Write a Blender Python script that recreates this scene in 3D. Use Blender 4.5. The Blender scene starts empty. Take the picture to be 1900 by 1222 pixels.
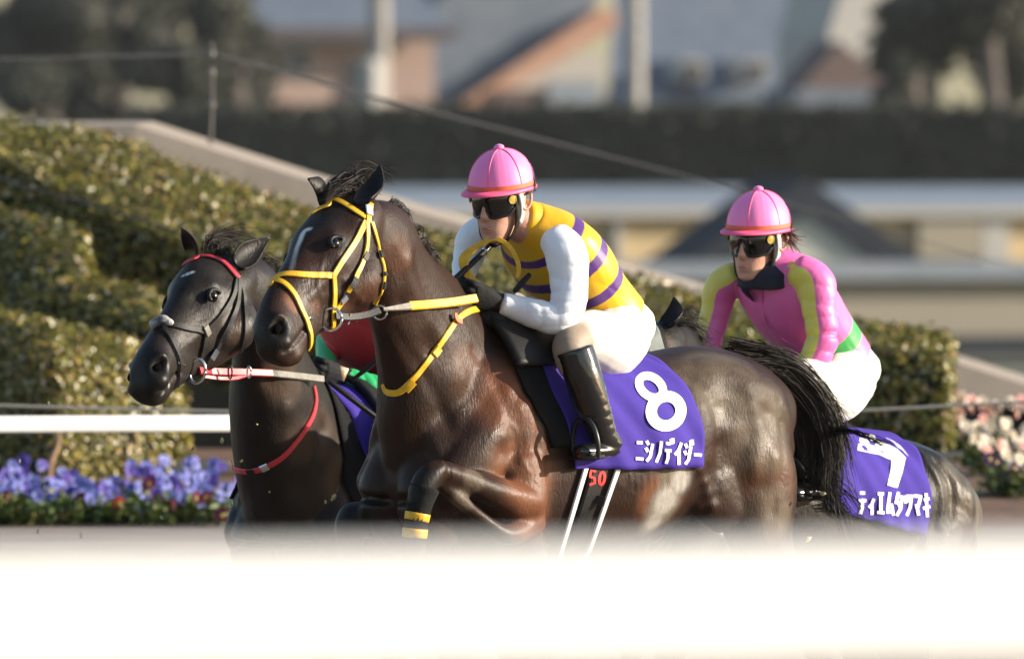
import bpy, bmesh, math, random
import numpy as np
from mathutils import Vector as V, Matrix
from mathutils.bvhtree import BVHTree
random.seed(7); rng = np.random.default_rng(7)
SC = bpy.context.scene; COL = SC.collection
# ------------------------------------------------------------------ camera, sky, sun, exposure
F = 24000.0; YH = 240.0; CX, CY = 950.0, 611.0
EYE = V((0, 0, 2.2)); TILT = math.atan((CY - YH) / F)
cam = bpy.data.cameras.new('camera'); co = bpy.data.objects.new('camera', cam); COL.objects.link(co)
co.location = EYE; co.rotation_euler = (math.pi/2 - TILT, 0, 0)
cam.sensor_width = 36; cam.lens = F / 1900 * 36; cam.clip_start = .5; cam.clip_end = 3000
cam.dof.use_dof = True; cam.dof.focus_distance = 39.7; cam.dof.aperture_fstop = cam.lens / 73.0
SC.camera = co
S = V((.95, -.03, .30)).normalized()
elev = math.asin(S.z); azim = math.atan2(S.x, S.y)
w = bpy.data.worlds.new('World'); SC.world = w; w.use_nodes = True
nt = w.node_tree; bg = nt.nodes['Background']; sky = nt.nodes.new('ShaderNodeTexSky')
sky.sky_type = 'NISHITA'; sky.sun_disc = False; sky.sun_elevation = elev; sky.sun_rotation = azim
nt.links.new(sky.outputs[0], bg.inputs[0]); bg.inputs[1].default_value = .112
sl = bpy.data.lights.new('sun', 'SUN'); sl.energy = 5.0; sl.angle = math.radians(.5); sl.color = (1, .89, .74)
so = bpy.data.objects.new('sun', sl); COL.objects.link(so); so.rotation_euler = S.to_track_quat('Z', 'Y').to_euler()
SC.view_settings.view_transform = 'Standard'; SC.view_settings.look = 'None'
SC.view_settings.exposure = .92; SC.view_settings.gamma = 1; SC.view_settings.use_curve_mapping = False
SC.render.engine = 'CYCLES'; SC.cycles.use_denoising = True; SC.cycles.max_bounces = 6
FWD = V((0, math.cos(TILT), -math.sin(TILT))); UPV = V((0, math.sin(TILT), math.cos(TILT)))
def RAY(px, py): return (FWD + V((1, 0, 0)) * ((px - CX) / F) + UPV * ((CY - py) / F)).normalized()
def P(px, py, Y):
    d = RAY(px, py); return EYE + d * (Y / d.y)
def PX(p):
    q = V(p) - EYE; z = q.dot(FWD); return CX + F * q.x / z, CY - F * q.dot(UPV) / z
# ------------------------------------------------------------------ mesh helpers
class MB:
    def __init__(s): s.v = []; s.f = []; s.n = 0; s.m = []
    def add(s, v, f, m=0):
        v = np.asarray(v, float).reshape(-1, 3); s.v.append(v)
        for q in f: s.f.append([i + s.n for i in q]); s.m.append(m)
        s.n += len(v)
    def arr(s): return np.vstack(s.v)
    def mesh(s, name, mats=(), smooth=True):
        me = bpy.data.meshes.new(name); me.from_pydata(s.arr().tolist(), [], s.f); 
        for m in mats: me.materials.append(m)
        if any(s.m): me.polygons.foreach_set('material_index', s.m)
        if smooth: me.polygons.foreach_set('use_smooth', [True] * len(me.polygons))
        me.update(); return me
def link(name, me, parent=None):
    o = bpy.data.objects.new(name, me); COL.objects.link(o)
    if parent is not None: o.parent = parent; o.matrix_parent_inverse = parent.matrix_world.inverted()
    return o
def obj(name, mb, mats, parent=None, smooth=True):
    if not isinstance(mats, (list, tuple)): mats = [mats]
    return link(name, mb.mesh(name, mats, smooth), parent)
def tag(o, label=None, cat=None, group=None, kind=None):
    for k, x in (('label', label), ('category', cat), ('group', group), ('kind', kind)):
        if x: o[k] = x
    return o
def empty(name, loc, label=None, cat=None, group=None):
    o = bpy.data.objects.new(name, None); COL.objects.link(o); o.location = loc; o.empty_display_size = .1
    bpy.context.view_layer.update()
    return tag(o, label, cat, group)
def herm(A, n):
    A = np.asarray(A, float)
    if A.ndim == 1: A = A[:, None]
    if len(A) < 3: 
        t = np.linspace(0, 1, n)[:, None]; return A[0] * (1 - t) + A[-1] * t
    d = np.linalg.norm(np.diff(A[:, :3], axis=0), axis=1) + 1e-6; s = np.r_[0, np.cumsum(d)]
    m = np.zeros_like(A)
    sl_ = np.diff(A, axis=0) / d[:, None]
    m[1:-1] = (sl_[:-1] * d[1:, None] + sl_[1:] * d[:-1, None]) / (d[1:] + d[:-1])[:, None]
    m[0] = sl_[0]; m[-1] = sl_[-1]
    t = np.linspace(0, s[-1], n); i = np.clip(np.searchsorted(s, t, 'right') - 1, 0, len(d) - 1)
    u = ((t - s[i]) / d[i])[:, None]; h = d[i][:, None]
    return (2*u**3-3*u**2+1)*A[i] + (u**3-2*u**2+u)*h*m[i] + (-2*u**3+3*u**2)*A[i+1] + (u**3-u**2)*h*m[i+1]
def nrm(a): return a / (np.linalg.norm(a, axis=-1, keepdims=True) + 1e-12)
def frames(p, up):
    T = nrm(np.gradient(p, axis=0)); side = np.cross(T, np.asarray(up, float))
    side = nrm(side); return T, side, np.cross(side, T)
def tube(mb, st, up=(0, 0, 1), nseg=16, n=None, caps=(.6, .6), e=2.0, m=0):
    """st: rows of (x,y,z,ra,rb); ra across, rb along up"""
    A = np.array([list(q[0]) + [q[1], q[2] if len(q) > 2 else q[1]] for q in st], float)
    n = n or max(6, len(A) * 5); Q = herm(A, n); p = Q[:, :3]; ra = np.maximum(Q[:, 3], .0008); rb = np.maximum(Q[:, 4], .0008)
    T, sd, uv = frames(p, up)
    rows = []
    def ring(c, s_, u_, a, b):
        th = np.linspace(0, 2*np.pi, nseg, endpoint=False); c_, s2 = np.cos(th), np.sin(th)
        if e != 2.0: c_ = np.sign(c_)*np.abs(c_)**(2/e); s2 = np.sign(s2)*np.abs(s2)**(2/e)
        return c + np.outer(c_ * a, s_) + np.outer(s2 * b, u_)
    if caps[0]:
        r = min(ra[0], rb[0]) * caps[0]
        for k in (.95, .7, .35): rows.append(ring(p[0] - T[0]*r*k, sd[0], uv[0], ra[0]*math.sqrt(1-k*k), rb[0]*math.sqrt(1-k*k)))
    for i in range(n): rows.append(ring(p[i], sd[i], uv[i], ra[i], rb[i]))
    if caps[1]:
        r = min(ra[-1], rb[-1]) * caps[1]
        for k in (.35, .7, .95): rows.append(ring(p[-1] + T[-1]*r*k, sd[-1], uv[-1], ra[-1]*math.sqrt(1-k*k), rb[-1]*math.sqrt(1-k*k)))
    N = len(rows); v = np.vstack(rows + [rows[0].mean(0)[None], rows[-1].mean(0)[None]])
    f = []
    for i in range(N - 1):
        for j in range(nseg):
            k = (j + 1) % nseg; f.append([i*nseg+j, i*nseg+k, (i+1)*nseg+k, (i+1)*nseg+j])
    a, b = N*nseg, N*nseg+1
    for j in range(nseg):
        k = (j + 1) % nseg; f.append([a, k, j]); f.append([b, (N-1)*nseg+j, (N-1)*nseg+k])
    mb.add(v, f, m)
def ball(mb, c, r, nu=16, nv=10, M=None, m=0):
    r = np.asarray([r]*3 if np.isscalar(r) else r, float); v = []; f = []
    for i in range(nv + 1):
        a = math.pi * i / nv
        for j in range(nu):
            b = 2*math.pi*j/nu; v.append((math.sin(a)*math.cos(b), math.sin(a)*math.sin(b), math.cos(a)))
    v = np.array(v) * r
    if M is not None: v = v @ np.asarray(M).T
    for i in range(nv):
        for j in range(nu):
            k = (j+1) % nu; f.append([i*nu+j, (i+1)*nu+j, (i+1)*nu+k, i*nu+k])
    mb.add(v + np.asarray(c), f, m)
def box(mb, c, h, M=None, m=0):
    v = np.array([(x, y, z) for x in (-1, 1) for y in (-1, 1) for z in (-1, 1)]) * np.asarray(h)
    if M is not None: v = v @ np.asarray(M).T
    mb.add(v + np.asarray(c), [[0,1,3,2],[4,6,7,5],[0,4,5,1],[2,3,7,6],[0,2,6,4],[1,5,7,3]], m)
def torus(mb, c, R, r, ax, ay, n=28, k=10, a0=0, a1=2*math.pi, m=0):
    ax = np.asarray(ax); ay = np.asarray(ay); R = (R, R) if np.isscalar(R) else R
    st = [(np.asarray(c) + ax*R[0]*math.cos(t) + ay*R[1]*math.sin(t), r) for t in np.linspace(a0, a1, n)]
    tube(mb, st, up=np.cross(ax, ay), nseg=k, n=n, caps=(0, 0) if a1 - a0 > 6.2 else (.6, .6), m=m)
def remesh(mb, vox, smooth=4, fac=.5):
    me = mb.mesh('tmp'); o = link('tmp', me)
    r = o.modifiers.new('r', 'REMESH'); r.mode = 'VOXEL'; r.voxel_size = vox; r.use_smooth_shade = True
    if smooth: sm = o.modifiers.new('s', 'SMOOTH'); sm.iterations = smooth; sm.factor = fac
    dg = bpy.context.evaluated_depsgraph_get(); out = bpy.data.meshes.new_from_object(o.evaluated_get(dg))
    bpy.data.objects.remove(o); bpy.data.meshes.remove(me); out.materials.clear()
    return out
def getv(me):
    a = np.empty(len(me.vertices)*3, np.float32); me.vertices.foreach_get('co', a); return a.reshape(-1, 3).astype(float)
def getn(me):
    a = np.empty(len(me.vertices)*3, np.float32); me.vertices.foreach_get('normal', a); return a.reshape(-1, 3).astype(float)
def setv(me, a): me.vertices.foreach_set('co', np.asarray(a, np.float32).ravel()); me.update()
def attr(me, name, a): me.attributes.new(name, 'FLOAT', 'POINT').data.foreach_set('value', np.asarray(a, np.float32))
def bvh(me): return BVHTree.FromPolygons([v.co[:] for v in me.vertices], [p.vertices[:] for p in me.polygons])
def snoise(p, scale, seed, oct=3):
    r = np.random.default_rng(seed); out = np.zeros(len(p)); a = 1.0
    for o in range(oct):
        for k in range(5):
            d = nrm(r.normal(size=3)) * scale * 2**o * r.uniform(.7, 1.4); out += a * np.sin(p @ d + r.uniform(0, 6.3) + 1.3*np.sin(p @ nrm(r.normal(size=3)) * scale * 2**o + r.uniform(0, 6)))
        a *= .5
    return out / 5
def gauss(v, c, s):
    s = np.asarray(s, float); return np.exp(-(((v - np.asarray(c)) / s)**2).sum(1))
def sst(x, a, b):
    t = np.clip((x - a) / (b - a), 0, 1); return t*t*(3-2*t)
# ------------------------------------------------------------------ materials
def mat(name, c, c2=None, scale=20, rough=.6, bump=0, bscale=60, spec=.5, sheen=0, metal=0, coat=0, stretch=None, detail=4, trans=0, rvar=0):
    m = bpy.data.materials.new(name); m.use_nodes = True; t = m.node_tree; b = t.nodes['Principled BSDF']; L = t.links.new
    b.inputs['Base Color'].default_value = (*c, 1); b.inputs['Roughness'].default_value = rough; b.inputs['Metallic'].default_value = metal
    b.inputs['Specular IOR Level'].default_value = spec; b.inputs['Sheen Weight'].default_value = sheen; b.inputs['Coat Weight'].default_value = coat
    tc = t.nodes.new('ShaderNodeTexCoord'); mp = t.nodes.new('ShaderNodeMapping'); L(tc.outputs['Object'], mp.inputs[0])
    if stretch: mp.inputs['Scale'].default_value = stretch
    def noi(s, d=detail):
        n = t.nodes.new('ShaderNodeTexNoise'); n.inputs['Scale'].default_value = s; n.inputs['Detail'].default_value = d; L(mp.outputs[0], n.inputs['Vector']); return n
    if c2 is not None:
        n = noi(scale); r = t.nodes.new('ShaderNodeValToRGB'); r.color_ramp.elements[0].position = .35; r.color_ramp.elements[1].position = .68
        r.color_ramp.elements[0].color = (*c, 1); r.color_ramp.elements[1].color = (*c2, 1); L(n.outputs['Fac'], r.inputs[0]); L(r.outputs[0], b.inputs['Base Color'])
    if bump:
        n = noi(bscale); u = t.nodes.new('ShaderNodeBump'); u.inputs['Strength'].default_value = bump; u.inputs['Distance'].default_value = .01
        L(n.outputs['Fac'], u.inputs['Height']); L(u.outputs[0], b.inputs['Normal'])
    if rvar:
        n = noi(scale*.7); q = t.nodes.new('ShaderNodeMapRange'); q.inputs['To Min'].default_value = max(.05, rough-rvar); q.inputs['To Max'].default_value = min(1, rough+rvar)
        q.inputs['From Min'].default_value = .3; q.inputs['From Max'].default_value = .7; L(n.outputs['Fac'], q.inputs['Value']); L(q.outputs[0], b.inputs['Roughness'])
    if trans:
        b.inputs['Subsurface Weight'].default_value = 0
        tr = t.nodes.new('ShaderNodeBsdfTranslucent'); tr.inputs[0].default_value = (*[min(1, x*1.6) for x in c], 1); mx = t.nodes.new('ShaderNodeMixShader'); mx.inputs[0].default_value = trans
        if c2 is not None: L(r.outputs[0], tr.inputs[0])
        L(b.outputs[0], mx.inputs[1]); L(tr.outputs[0], mx.inputs[2]); L(mx.outputs[0], t.nodes['Material Output'].inputs[0])
    return m
def ramp_attr(m, specs):
    """specs: list of (attribute, lo, hi, colour): later ones painted over earlier, crisp edges"""
    t = m.node_tree; L = t.links.new; b = t.nodes['Principled BSDF']
    cur = b.inputs['Base Color'].links[0].from_socket if b.inputs['Base Color'].links else None
    base = tuple(b.inputs['Base Color'].default_value)
    for (a, lo, hi, col, soft) in specs:
        n = t.nodes.new('ShaderNodeAttribute'); n.attribute_name = a
        def step(edge, rev):
            q = t.nodes.new('ShaderNodeMapRange'); q.inputs['From Min'].default_value = edge - soft; q.inputs['From Max'].default_value = edge + soft
            if rev: q.inputs['To Min'].default_value = 1; q.inputs['To Max'].default_value = 0
            L(n.outputs['Fac'], q.inputs['Value']); return q.outputs[0]
        k = t.nodes.new('ShaderNodeMath'); k.operation = 'MULTIPLY'; L(step(lo, False), k.inputs[0]); L(step(hi, True), k.inputs[1])
        x = t.nodes.new('ShaderNodeMix'); x.data_type = 'RGBA'; L(k.outputs[0], x.inputs[0])
        if cur is None: x.inputs[6].default_value = base
        else: L(cur, x.inputs[6])
        x.inputs[7].default_value = (*col, 1); cur = x.outputs[2]
    L(cur, b.inputs['Base Color'])
YEL = (.70, .43, .01); PUR = (.075, .022, .17)
M = {}
M['yellow_strap'] = mat('yellow_strap', (.72, .42, .012), (.60, .32, .01), 60, .45, .15, 200)
M['red_strap'] = mat('red_strap', (.62, .035, .05), (.5, .03, .045), 60, .42, .1, 200)
M['black_strap'] = mat('black_leather', (.010, .010, .011), (.016, .015, .014), 80, .5, .15, 200, spec=.25)
M['grey_strap'] = mat('grey_leather', (.22, .20, .17), (.14, .125, .10), 40, .6, .2, 120)
M['metal'] = mat('steel', (.7, .7, .7), rough=.18, metal=1)
M['white_tape'] = mat('white_tape', (.75, .75, .74), rough=.5)
M['cloth'] = mat('purple_saddle_cloth', (.046, .026, .245), (.053, .030, .27), 8, .8, .15, 25, spec=.2)
M['print'] = mat('white_print', (.85, .85, .85), rough=.6)
M['redprint'] = mat('red_print', (.75, .02, .015), rough=.6)
M['pad'] = mat('black_felt', (.008, .008, .009), (.012, .012, .012), 30, .9, .2, 80, spec=.15)
M['boot'] = mat('black_boot_leather', (.009, .009, .010), (.014, .013, .013), 20, .2, .1, 40, coat=.4)
M['glove'] = mat('black_glove', (.008, .008, .009), (.013, .013, .014), 60, .75, .3, 90, spec=.2)
M['breech'] = mat('white_breeches', (.80, .77, .72), (.76, .73, .68), 6, .6, .2, 12, sheen=.1)
M['knee'] = mat('beige_breeches', (.50, .42, .33), rough=.7)
M['skin'] = mat('skin', (.55, .30, .21), (.48, .24, .17), 25, .5, .1, 80)
M['lips'] = mat('lips', (.40, .15, .12), rough=.45)
M['helmet'] = mat('pink_helmet_cover', (.84, .19, .48), (.86, .22, .51), 10, .5, .05, 150, sheen=.2)
M['helmetrim'] = mat('helmet_rim', (.85, .11, .25), rough=.5)
M['orange'] = mat('orange_band', (.62, .14, .05), rough=.6)
M['lens'] = mat('goggle_lens', (.006, .006, .006), rough=.06, spec=.6)
M['rubber'] = mat('goggle_frame', (.012, .012, .012), rough=.35)
M['badge'] = mat('goggle_badge', (.45, .33, .05), rough=.3)
M['pad_white'] = mat('white_harness', (.62, .60, .55), rough=.6)
M['eye'] = mat('horse_eye', (.006, .004, .003), rough=.12, spec=.45)
M['hoof'] = mat('hoof', (.05, .045, .04), rough=.6)
M['hair'] = mat('black_horse_hair', (.014, .011, .009), (.024, .018, .014), 12, .55, spec=.25)
M['manhair'] = mat('brown_hair', (.10, .028, .018), rough=.5)
M['grey_hood'] = mat('grey_hood', (.16, .18, .16), (.2, .22, .2), 30, .6, .1)
M['gaiter'] = mat('navy_gaiter', (.010, .010, .022), (.014, .014, .03), 40, .85, .3, 80)
def coat_mat(name, dark, tan, black=(.008, .007, .006), white=(.6, .58, .55), dust_shine=(.105, .082, .058), rough=.45):
    m = mat(name, dark, None, rough=rough); t = m.node_tree; L = t.links.new; b = t.nodes['Principled BSDF']
    tc = t.nodes.new('ShaderNodeTexCoord')
    def noi(s, d, dist=0):
        n = t.nodes.new('ShaderNodeTexNoise'); n.inputs['Scale'].default_value = s; n.inputs['Detail'].default_value = d; n.inputs['Distortion'].default_value = dist; L(tc.outputs['Object'], n.inputs['Vector']); return n
    cur = None
    for a, col, amp, sc in (('tan', tan, .55, 9), ('dust_shine', dust_shine, .6, 9), ('dark', black, .25, 14), ('white', white, .15, 60)):
        at = t.nodes.new('ShaderNodeAttribute'); at.attribute_name = a; n = noi(sc, 6, .4)
        s = t.nodes.new('ShaderNodeMath'); s.operation = 'MULTIPLY_ADD'; L(n.outputs['Fac'], s.inputs[0]); s.inputs[1].default_value = amp*2; s.inputs[2].default_value = 1 - amp
        k0 = t.nodes.new('ShaderNodeMath'); k0.operation = 'MULTIPLY'; L(at.outputs['Fac'], k0.inputs[0]); L(s.outputs[0], k0.inputs[1]); k = t.nodes.new('ShaderNodeMapRange'); k.interpolation_type = 'SMOOTHSTEP'; L(k0.outputs[0], k.inputs['Value']); k.inputs['From Min'].default_value = {'dust_shine': .22, 'tan': .05}.get(a, .0); k.inputs['From Max'].default_value = {'dust_shine': .85, 'tan': 1.0}.get(a, .9)
        x = t.nodes.new('ShaderNodeMix'); x.data_type = 'RGBA'; L(k.outputs[0], x.inputs[0])
        if cur is None: x.inputs[6].default_value = (*dark, 1)
        else: L(cur, x.inputs[6])
        x.inputs[7].default_value = (*col, 1); cur = x.outputs[2]
    L(cur, b.inputs['Base Color'])
    mp = t.nodes.new('ShaderNodeMapping'); mp.inputs['Scale'].default_value = (1, 1, .35); L(tc.outputs['Object'], mp.inputs[0])
    n1 = t.nodes.new('ShaderNodeTexNoise'); n1.inputs['Scale'].default_value = 160; n1.inputs['Detail'].default_value = 3; L(mp.outputs[0], n1.inputs['Vector'])
    n2 = noi(22, 5, .6)
    u1 = t.nodes.new('ShaderNodeBump'); u1.inputs['Strength'].default_value = .6; u1.inputs['Distance'].default_value = .003; L(n1.outputs['Fac'], u1.inputs['Height'])
    u2 = t.nodes.new('ShaderNodeBump'); u2.inputs['Strength'].default_value = .16; u2.inputs['Distance'].default_value = .010; L(n2.outputs['Fac'], u2.inputs['Height']); L(u1.outputs[0], u2.inputs['Normal'])
    n4 = noi(5.5, 2, .9); r1 = t.nodes.new('ShaderNodeMath'); r1.operation = 'SUBTRACT'; L(n4.outputs['Fac'], r1.inputs[0]); r1.inputs[1].default_value = .5
    r2 = t.nodes.new('ShaderNodeMath'); r2.operation = 'ABSOLUTE'; L(r1.outputs[0], r2.inputs[0]); r3 = t.nodes.new('ShaderNodeMapRange'); r3.interpolation_type = 'SMOOTHSTEP'; L(r2.outputs[0], r3.inputs['Value'])
    r3.inputs['From Min'].default_value = 0; r3.inputs['From Max'].default_value = .03; r3.inputs['To Min'].default_value = 1; r3.inputs['To Max'].default_value = 0
    u3 = t.nodes.new('ShaderNodeBump'); u3.inputs['Strength'].default_value = .05; u3.inputs['Distance'].default_value = .003; L(r3.outputs[0], u3.inputs['Height']); L(u2.outputs[0], u3.inputs['Normal'])
    L(u3.outputs[0], b.inputs['Normal'])
    q = t.nodes.new('ShaderNodeMapRange'); n3 = noi(7, 5); L(n3.outputs['Fac'], q.inputs['Value']); q.inputs['From Min'].default_value = .3; q.inputs['From Max'].default_value = .7
    q.inputs['To Min'].default_value = rough - .1; q.inputs['To Max'].default_value = rough + .14; L(q.outputs[0], b.inputs['Roughness'])
    b.inputs['Specular IOR Level'].default_value = .2; b.inputs['Sheen Weight'].default_value = 0; b.inputs['Sheen Tint'].default_value = (.8, .6, .45, 1); b.inputs['Sheen Roughness'].default_value = .4
    return m
# ------------------------------------------------------------------ ground
def ground_z(x, Y):
    z = .6 * sst(Y, 45.5, 50.5) + (.07 + .09*sst(x, 1.2, 1.55)) * sst(Y, 52.0, 54.6) - 5.3 * sst(Y, 66, 300)
    return z
M['turf'] = mat('turf_and_dirt', (.13, .095, .075), (.20, .15, .12), 3, .9, .4, 30)
M['soil'] = mat('reddish_soil', (.16, .085, .05), (.10, .055, .035), 6, .95, .6, 25)
M['far_ground'] = mat('far_grass', (.05, .06, .03), (.07, .065, .04), .3, .9)
def grid_ground(name, xs, ys, m, dz=0):
    X, Y = np.meshgrid(xs, ys); Z = ground_z(X, Y) + dz
    mb = MB(); n = len(xs); mb.add(np.c_[X.ravel(), Y.ravel(), Z.ravel()], [[i*n+j, i*n+j+1, (i+1)*n+j+1, (i+1)*n+j] for i in range(len(ys)-1) for j in range(n-1)])
    o = obj(name, mb, m); tag(o, kind='structure'); return o
grid_ground('racecourse_ground', np.linspace(-60, 60, 25), np.r_[np.linspace(-10, 44, 20), np.linspace(45, 52.05, 16)], M['turf'])
grid_ground('flower_bed_soil', np.r_[np.linspace(-60, -4, 12), np.linspace(-3, 3, 40), np.linspace(4, 60, 12)], np.linspace(52.05, 64, 30), M['soil'])
grid_ground('infield_ground', np.linspace(-250, 250, 17), np.r_[np.linspace(64, 300, 30), 450, 650, 900], M['far_ground'])
# ------------------------------------------------------------------ bank ramp behind the hedges
M['ramp'] = mat('sandy_concrete', (.30, .25, .20), (.25, .21, .17), 3, .85, .2, 20)
M['bank'] = mat('dark_bank', (.045, .045, .035), (.03, .032, .025), 5, .95, .5, 10)
top = [(-400, 231), (250, 232), (560, 331), (870, 421), (1200, 516), (1760, 668), (1900, 712), (2500, 890)]
Yr = 62.0
mb = MB(); A = []
for px, py in top:
    p = P(px, py, Yr); q = P(px, py + 52, Yr - .05); A.append([p[:], (p.x, Yr + 3.0, p.z + .02), q[:], (q.x, Yr + 3.0, q.z)])
A = np.array(A); n = len(A); v = A.reshape(-1, 3); f = []
for i in range(n - 1):
    a, b = 4*i, 4*i+4
    f += [[a, b, b+1, a+1], [a+2, a, a+1+0, a+3][:0] or [a+2, b+2, b, a], [a+1, b+1, b+3, a+3]]
mb.add(v, f); tag(obj('ramp_path', mb, M['ramp'], smooth=False), kind='structure')
mb = MB(); v = []; f = []
for i, (px, py) in enumerate(top):
    p = P(px, py + 52, Yr + .06); v += [p[:], (p.x, Yr + .06, ground_z(0, Yr) - .3), (p.x, Yr + 2.9, p.z), (p.x, Yr + 2.9, -.5)]
for i in range(n - 1):
    a, b = 4*i, 4*i+4; f += [[a+1, b+1, b, a], [a+2, b+2, b+3, a+3]]
mb.add(v, f); tag(obj('bank', mb, M['bank'], smooth=False), kind='structure')
# ------------------------------------------------------------------ clipped hedges
def leaf_mat(name, cols, rough=.3):
    m = mat(name, cols[0], rough=rough, trans=.12); t = m.node_tree; L = t.links.new; b = t.nodes['Principled BSDF']
    at = t.nodes.new('ShaderNodeAttribute'); at.attribute_name = 'rnd'; r = t.nodes.new('ShaderNodeValToRGB'); r.color_ramp.interpolation = 'LINEAR'
    while len(r.color_ramp.elements) < len(cols): r.color_ramp.elements.new(.5)
    for i, c in enumerate(cols): r.color_ramp.elements[i].position = i / (len(cols) - 1); r.color_ramp.elements[i].color = (*c, 1)
    L(at.outputs['Fac'], r.inputs[0]); L(r.outputs[0], b.inputs['Base Color'])
    for nd in t.nodes:
        if nd.bl_idname == 'ShaderNodeBsdfTranslucent': L(r.outputs[0], nd.inputs[0])
    return m
M['leaf'] = leaf_mat('camellia_leaf', [(.035, .042, .010), (.095, .10, .016), (.19, .18, .03), (.30, .26, .05), (.30, .17, .055), (.62, .56, .40)], .3)
M['hedge_core'] = mat('hedge_core', (.018, .020, .008), (.028, .026, .012), 14, 1.0)
def leaves(name, pos, nor, size, m, parent, tilt=.8, seed=1, aspect=.5):
    """folded four-corner leaves, one joined mesh"""
    r = np.random.default_rng(seed); n = len(pos)
    d = nrm(nor + r.normal(size=(n, 3)) * tilt); a = nrm(np.cross(d, r.normal(size=(n, 3)))); b = np.cross(d, a)
    L = (size * r.uniform(.6, 1.35, n))[:, None]; W = L * aspect
    base = pos - a*L*.5; tip = pos + a*L*.5 - d*L*.12; l = pos + b*W*.5 + d*L*.12; rt = pos - b*W*.5 + d*L*.12
    v = np.stack([base, l, tip, rt], 1).reshape(-1, 3).astype(np.float32)
    me = bpy.data.meshes.new(name); me.vertices.add(4*n); me.vertices.foreach_set('co', v.ravel())
    i = np.arange(n)[:, None]*4; tri = np.concatenate([i + [0, 1, 2], i + [0, 2, 3]], 1).reshape(-1).astype(np.int32)
    me.loops.add(6*n); me.loops.foreach_set('vertex_index', tri); me.polygons.add(2*n)
    me.polygons.foreach_set('loop_start', np.arange(0, 6*n, 3, dtype=np.int32)); me.polygons.foreach_set('loop_total', np.full(2*n, 3, np.int32))
    me.materials.append(m); me.update(calc_edges=True); me.validate()
    attr(me, 'rnd', np.repeat(np.where(r.random(n) < .035, 1.0, np.clip(r.beta(1.6, 2.2, n), 0, .86)), 4))
    o = link(name, me, parent); tag(o, kind='stuff'); return o
def hedge(label, st, seed, per=1500, size=.036, depth=1.0):
    """st: (px, y_back_top, y_front_top, y_bottom, Y_front, Y_back)"""
    n = 60; Q = herm(np.array(st, float), n) if len(st) > 2 else herm(np.array(st, float), n)
    prof = []
    for px, yb, yf, y0, Yf, Yk in Q:
        bt, ft, fb = P(px, yb, Yk), P(px, yf, Yf), P(px, y0, Yf)
        gz = fb.z; row = []
        for t in np.linspace(0, 1, 9): row.append(fb.lerp(ft, t)[:])
        mid = ft.lerp(bt, .5) + V((0, 0, .03))
        for t in np.linspace(0, 1, 9)[1:]:
            q = ft.lerp(mid, t*2) if t < .5 else mid.lerp(bt, t*2-1); row.append(q[:])
        row.append((bt.x, Yk + .12, bt.z - .15)); row.append((bt.x, Yk + .15, gz))
        prof.append(row)
    A = np.array(prof); k = A.shape[1]
    v = A.reshape(-1, 3); f = [[i*k+j, (i+1)*k+j, (i+1)*k+j+1, i*k+j+1] for i in range(n-1) for j in range(k-1)]
    e0 = list(range(k)); e1 = [(n-1)*k + j for j in range(k)][::-1]
    bm = bmesh.new(); vs = [bm.verts.new(p) for p in v]
    for q in f: bm.faces.new([vs[i] for i in q])
    for e in (e0, e1): bm.faces.new([vs[i] for i in e])
    bmesh.ops.triangulate(bm, faces=[x for x in bm.faces if len(x.verts) > 4]); bmesh.ops.recalc_face_normals(bm, faces=bm.faces)
    # sample the surface for leaves
    r = np.random.default_rng(seed); pos = []; nor = []
    bm.faces.ensure_lookup_table()
    for fc in bm.faces:
        ar = fc.calc_area(); c = per * ar; c = int(c) + (r.random() < c - int(c))
        if fc.normal.y > .6 or c == 0: continue
        tri = [(fc.verts[0], fc.verts[j], fc.verts[j+1]) for j in range(1, len(fc.verts)-1)]
        for _ in range(c):
            t = tri[r.integers(len(tri))]; a, b = r.random(2)
            if a + b > 1: a, b = 1-a, 1-b
            p = t[0].co + (t[1].co - t[0].co)*a + (t[2].co - t[0].co)*b
            pos.append(p[:]); nor.append(fc.normal[:])
    pos = np.array(pos); nor = np.array(nor)
    lump = snoise(pos, 7, seed, 3) * .022 + r.normal(size=len(pos)) * .016
    pos = pos + nor * lump[:, None]
    bmesh.ops.subdivide_edges(bm, edges=bm.edges[:], cuts=1, use_grid_fill=True)
    me = bpy.data.meshes.new('hedge'); bm.normal_update()
    vv = np.array([q.co[:] for q in bm.verts]); nn = np.array([q.normal[:] for q in bm.verts]); bm.to_mesh(me); bm.free()
    setv(me, vv - nn * .03 + nn * (snoise(vv, 7, seed, 3) * .022)[:, None]); me.materials.append(M['hedge_core'])
    o = link('hedge', me); tag(o, label, 'hedge', 'clipped hedges on the bank')
    leaves('foliage', pos, nor, size, M['leaf'], o, tilt=.46, seed=seed)
    return o
hedge('long clipped hedge running down the slope beside the sandy ramp', [(-200, 232, 255, 640, 59.4, 60.8), (0, 232, 296, 660, 59.2, 60.6), (130, 236, 355, 670, 58.9, 60.4), (330, 296, 440, 700, 58.4, 60.1), (560, 378, 522, 760, 58.0, 59.8), (760, 420, 540, 800, 58.0, 59.6), (1000, 478, 590, 820, 57.6, 59.2),
       (1300, 545, 640, 840, 57.0, 58.6), (1600, 603, 650, 850, 56.6, 58.0), (1757, 622, 662, 855, 56.5, 57.8)], 11, per=3200)
hedge('stepped hedge at the left edge ending behind the muzzle of the red bridled horse', [(-200, 370, 500, 780, 58.0, 58.9), (0, 387, 530, 780, 57.3, 58.2), (70, 400, 545, 780, 57.0, 57.9), (150, 440, 560, 790, 56.75, 57.6), (168, 498, 568, 790, 56.7, 57.4), (230, 524, 588, 790, 56.5, 57.1), (292, 548, 608, 800, 56.3, 56.9)], 12, per=3600)
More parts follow.
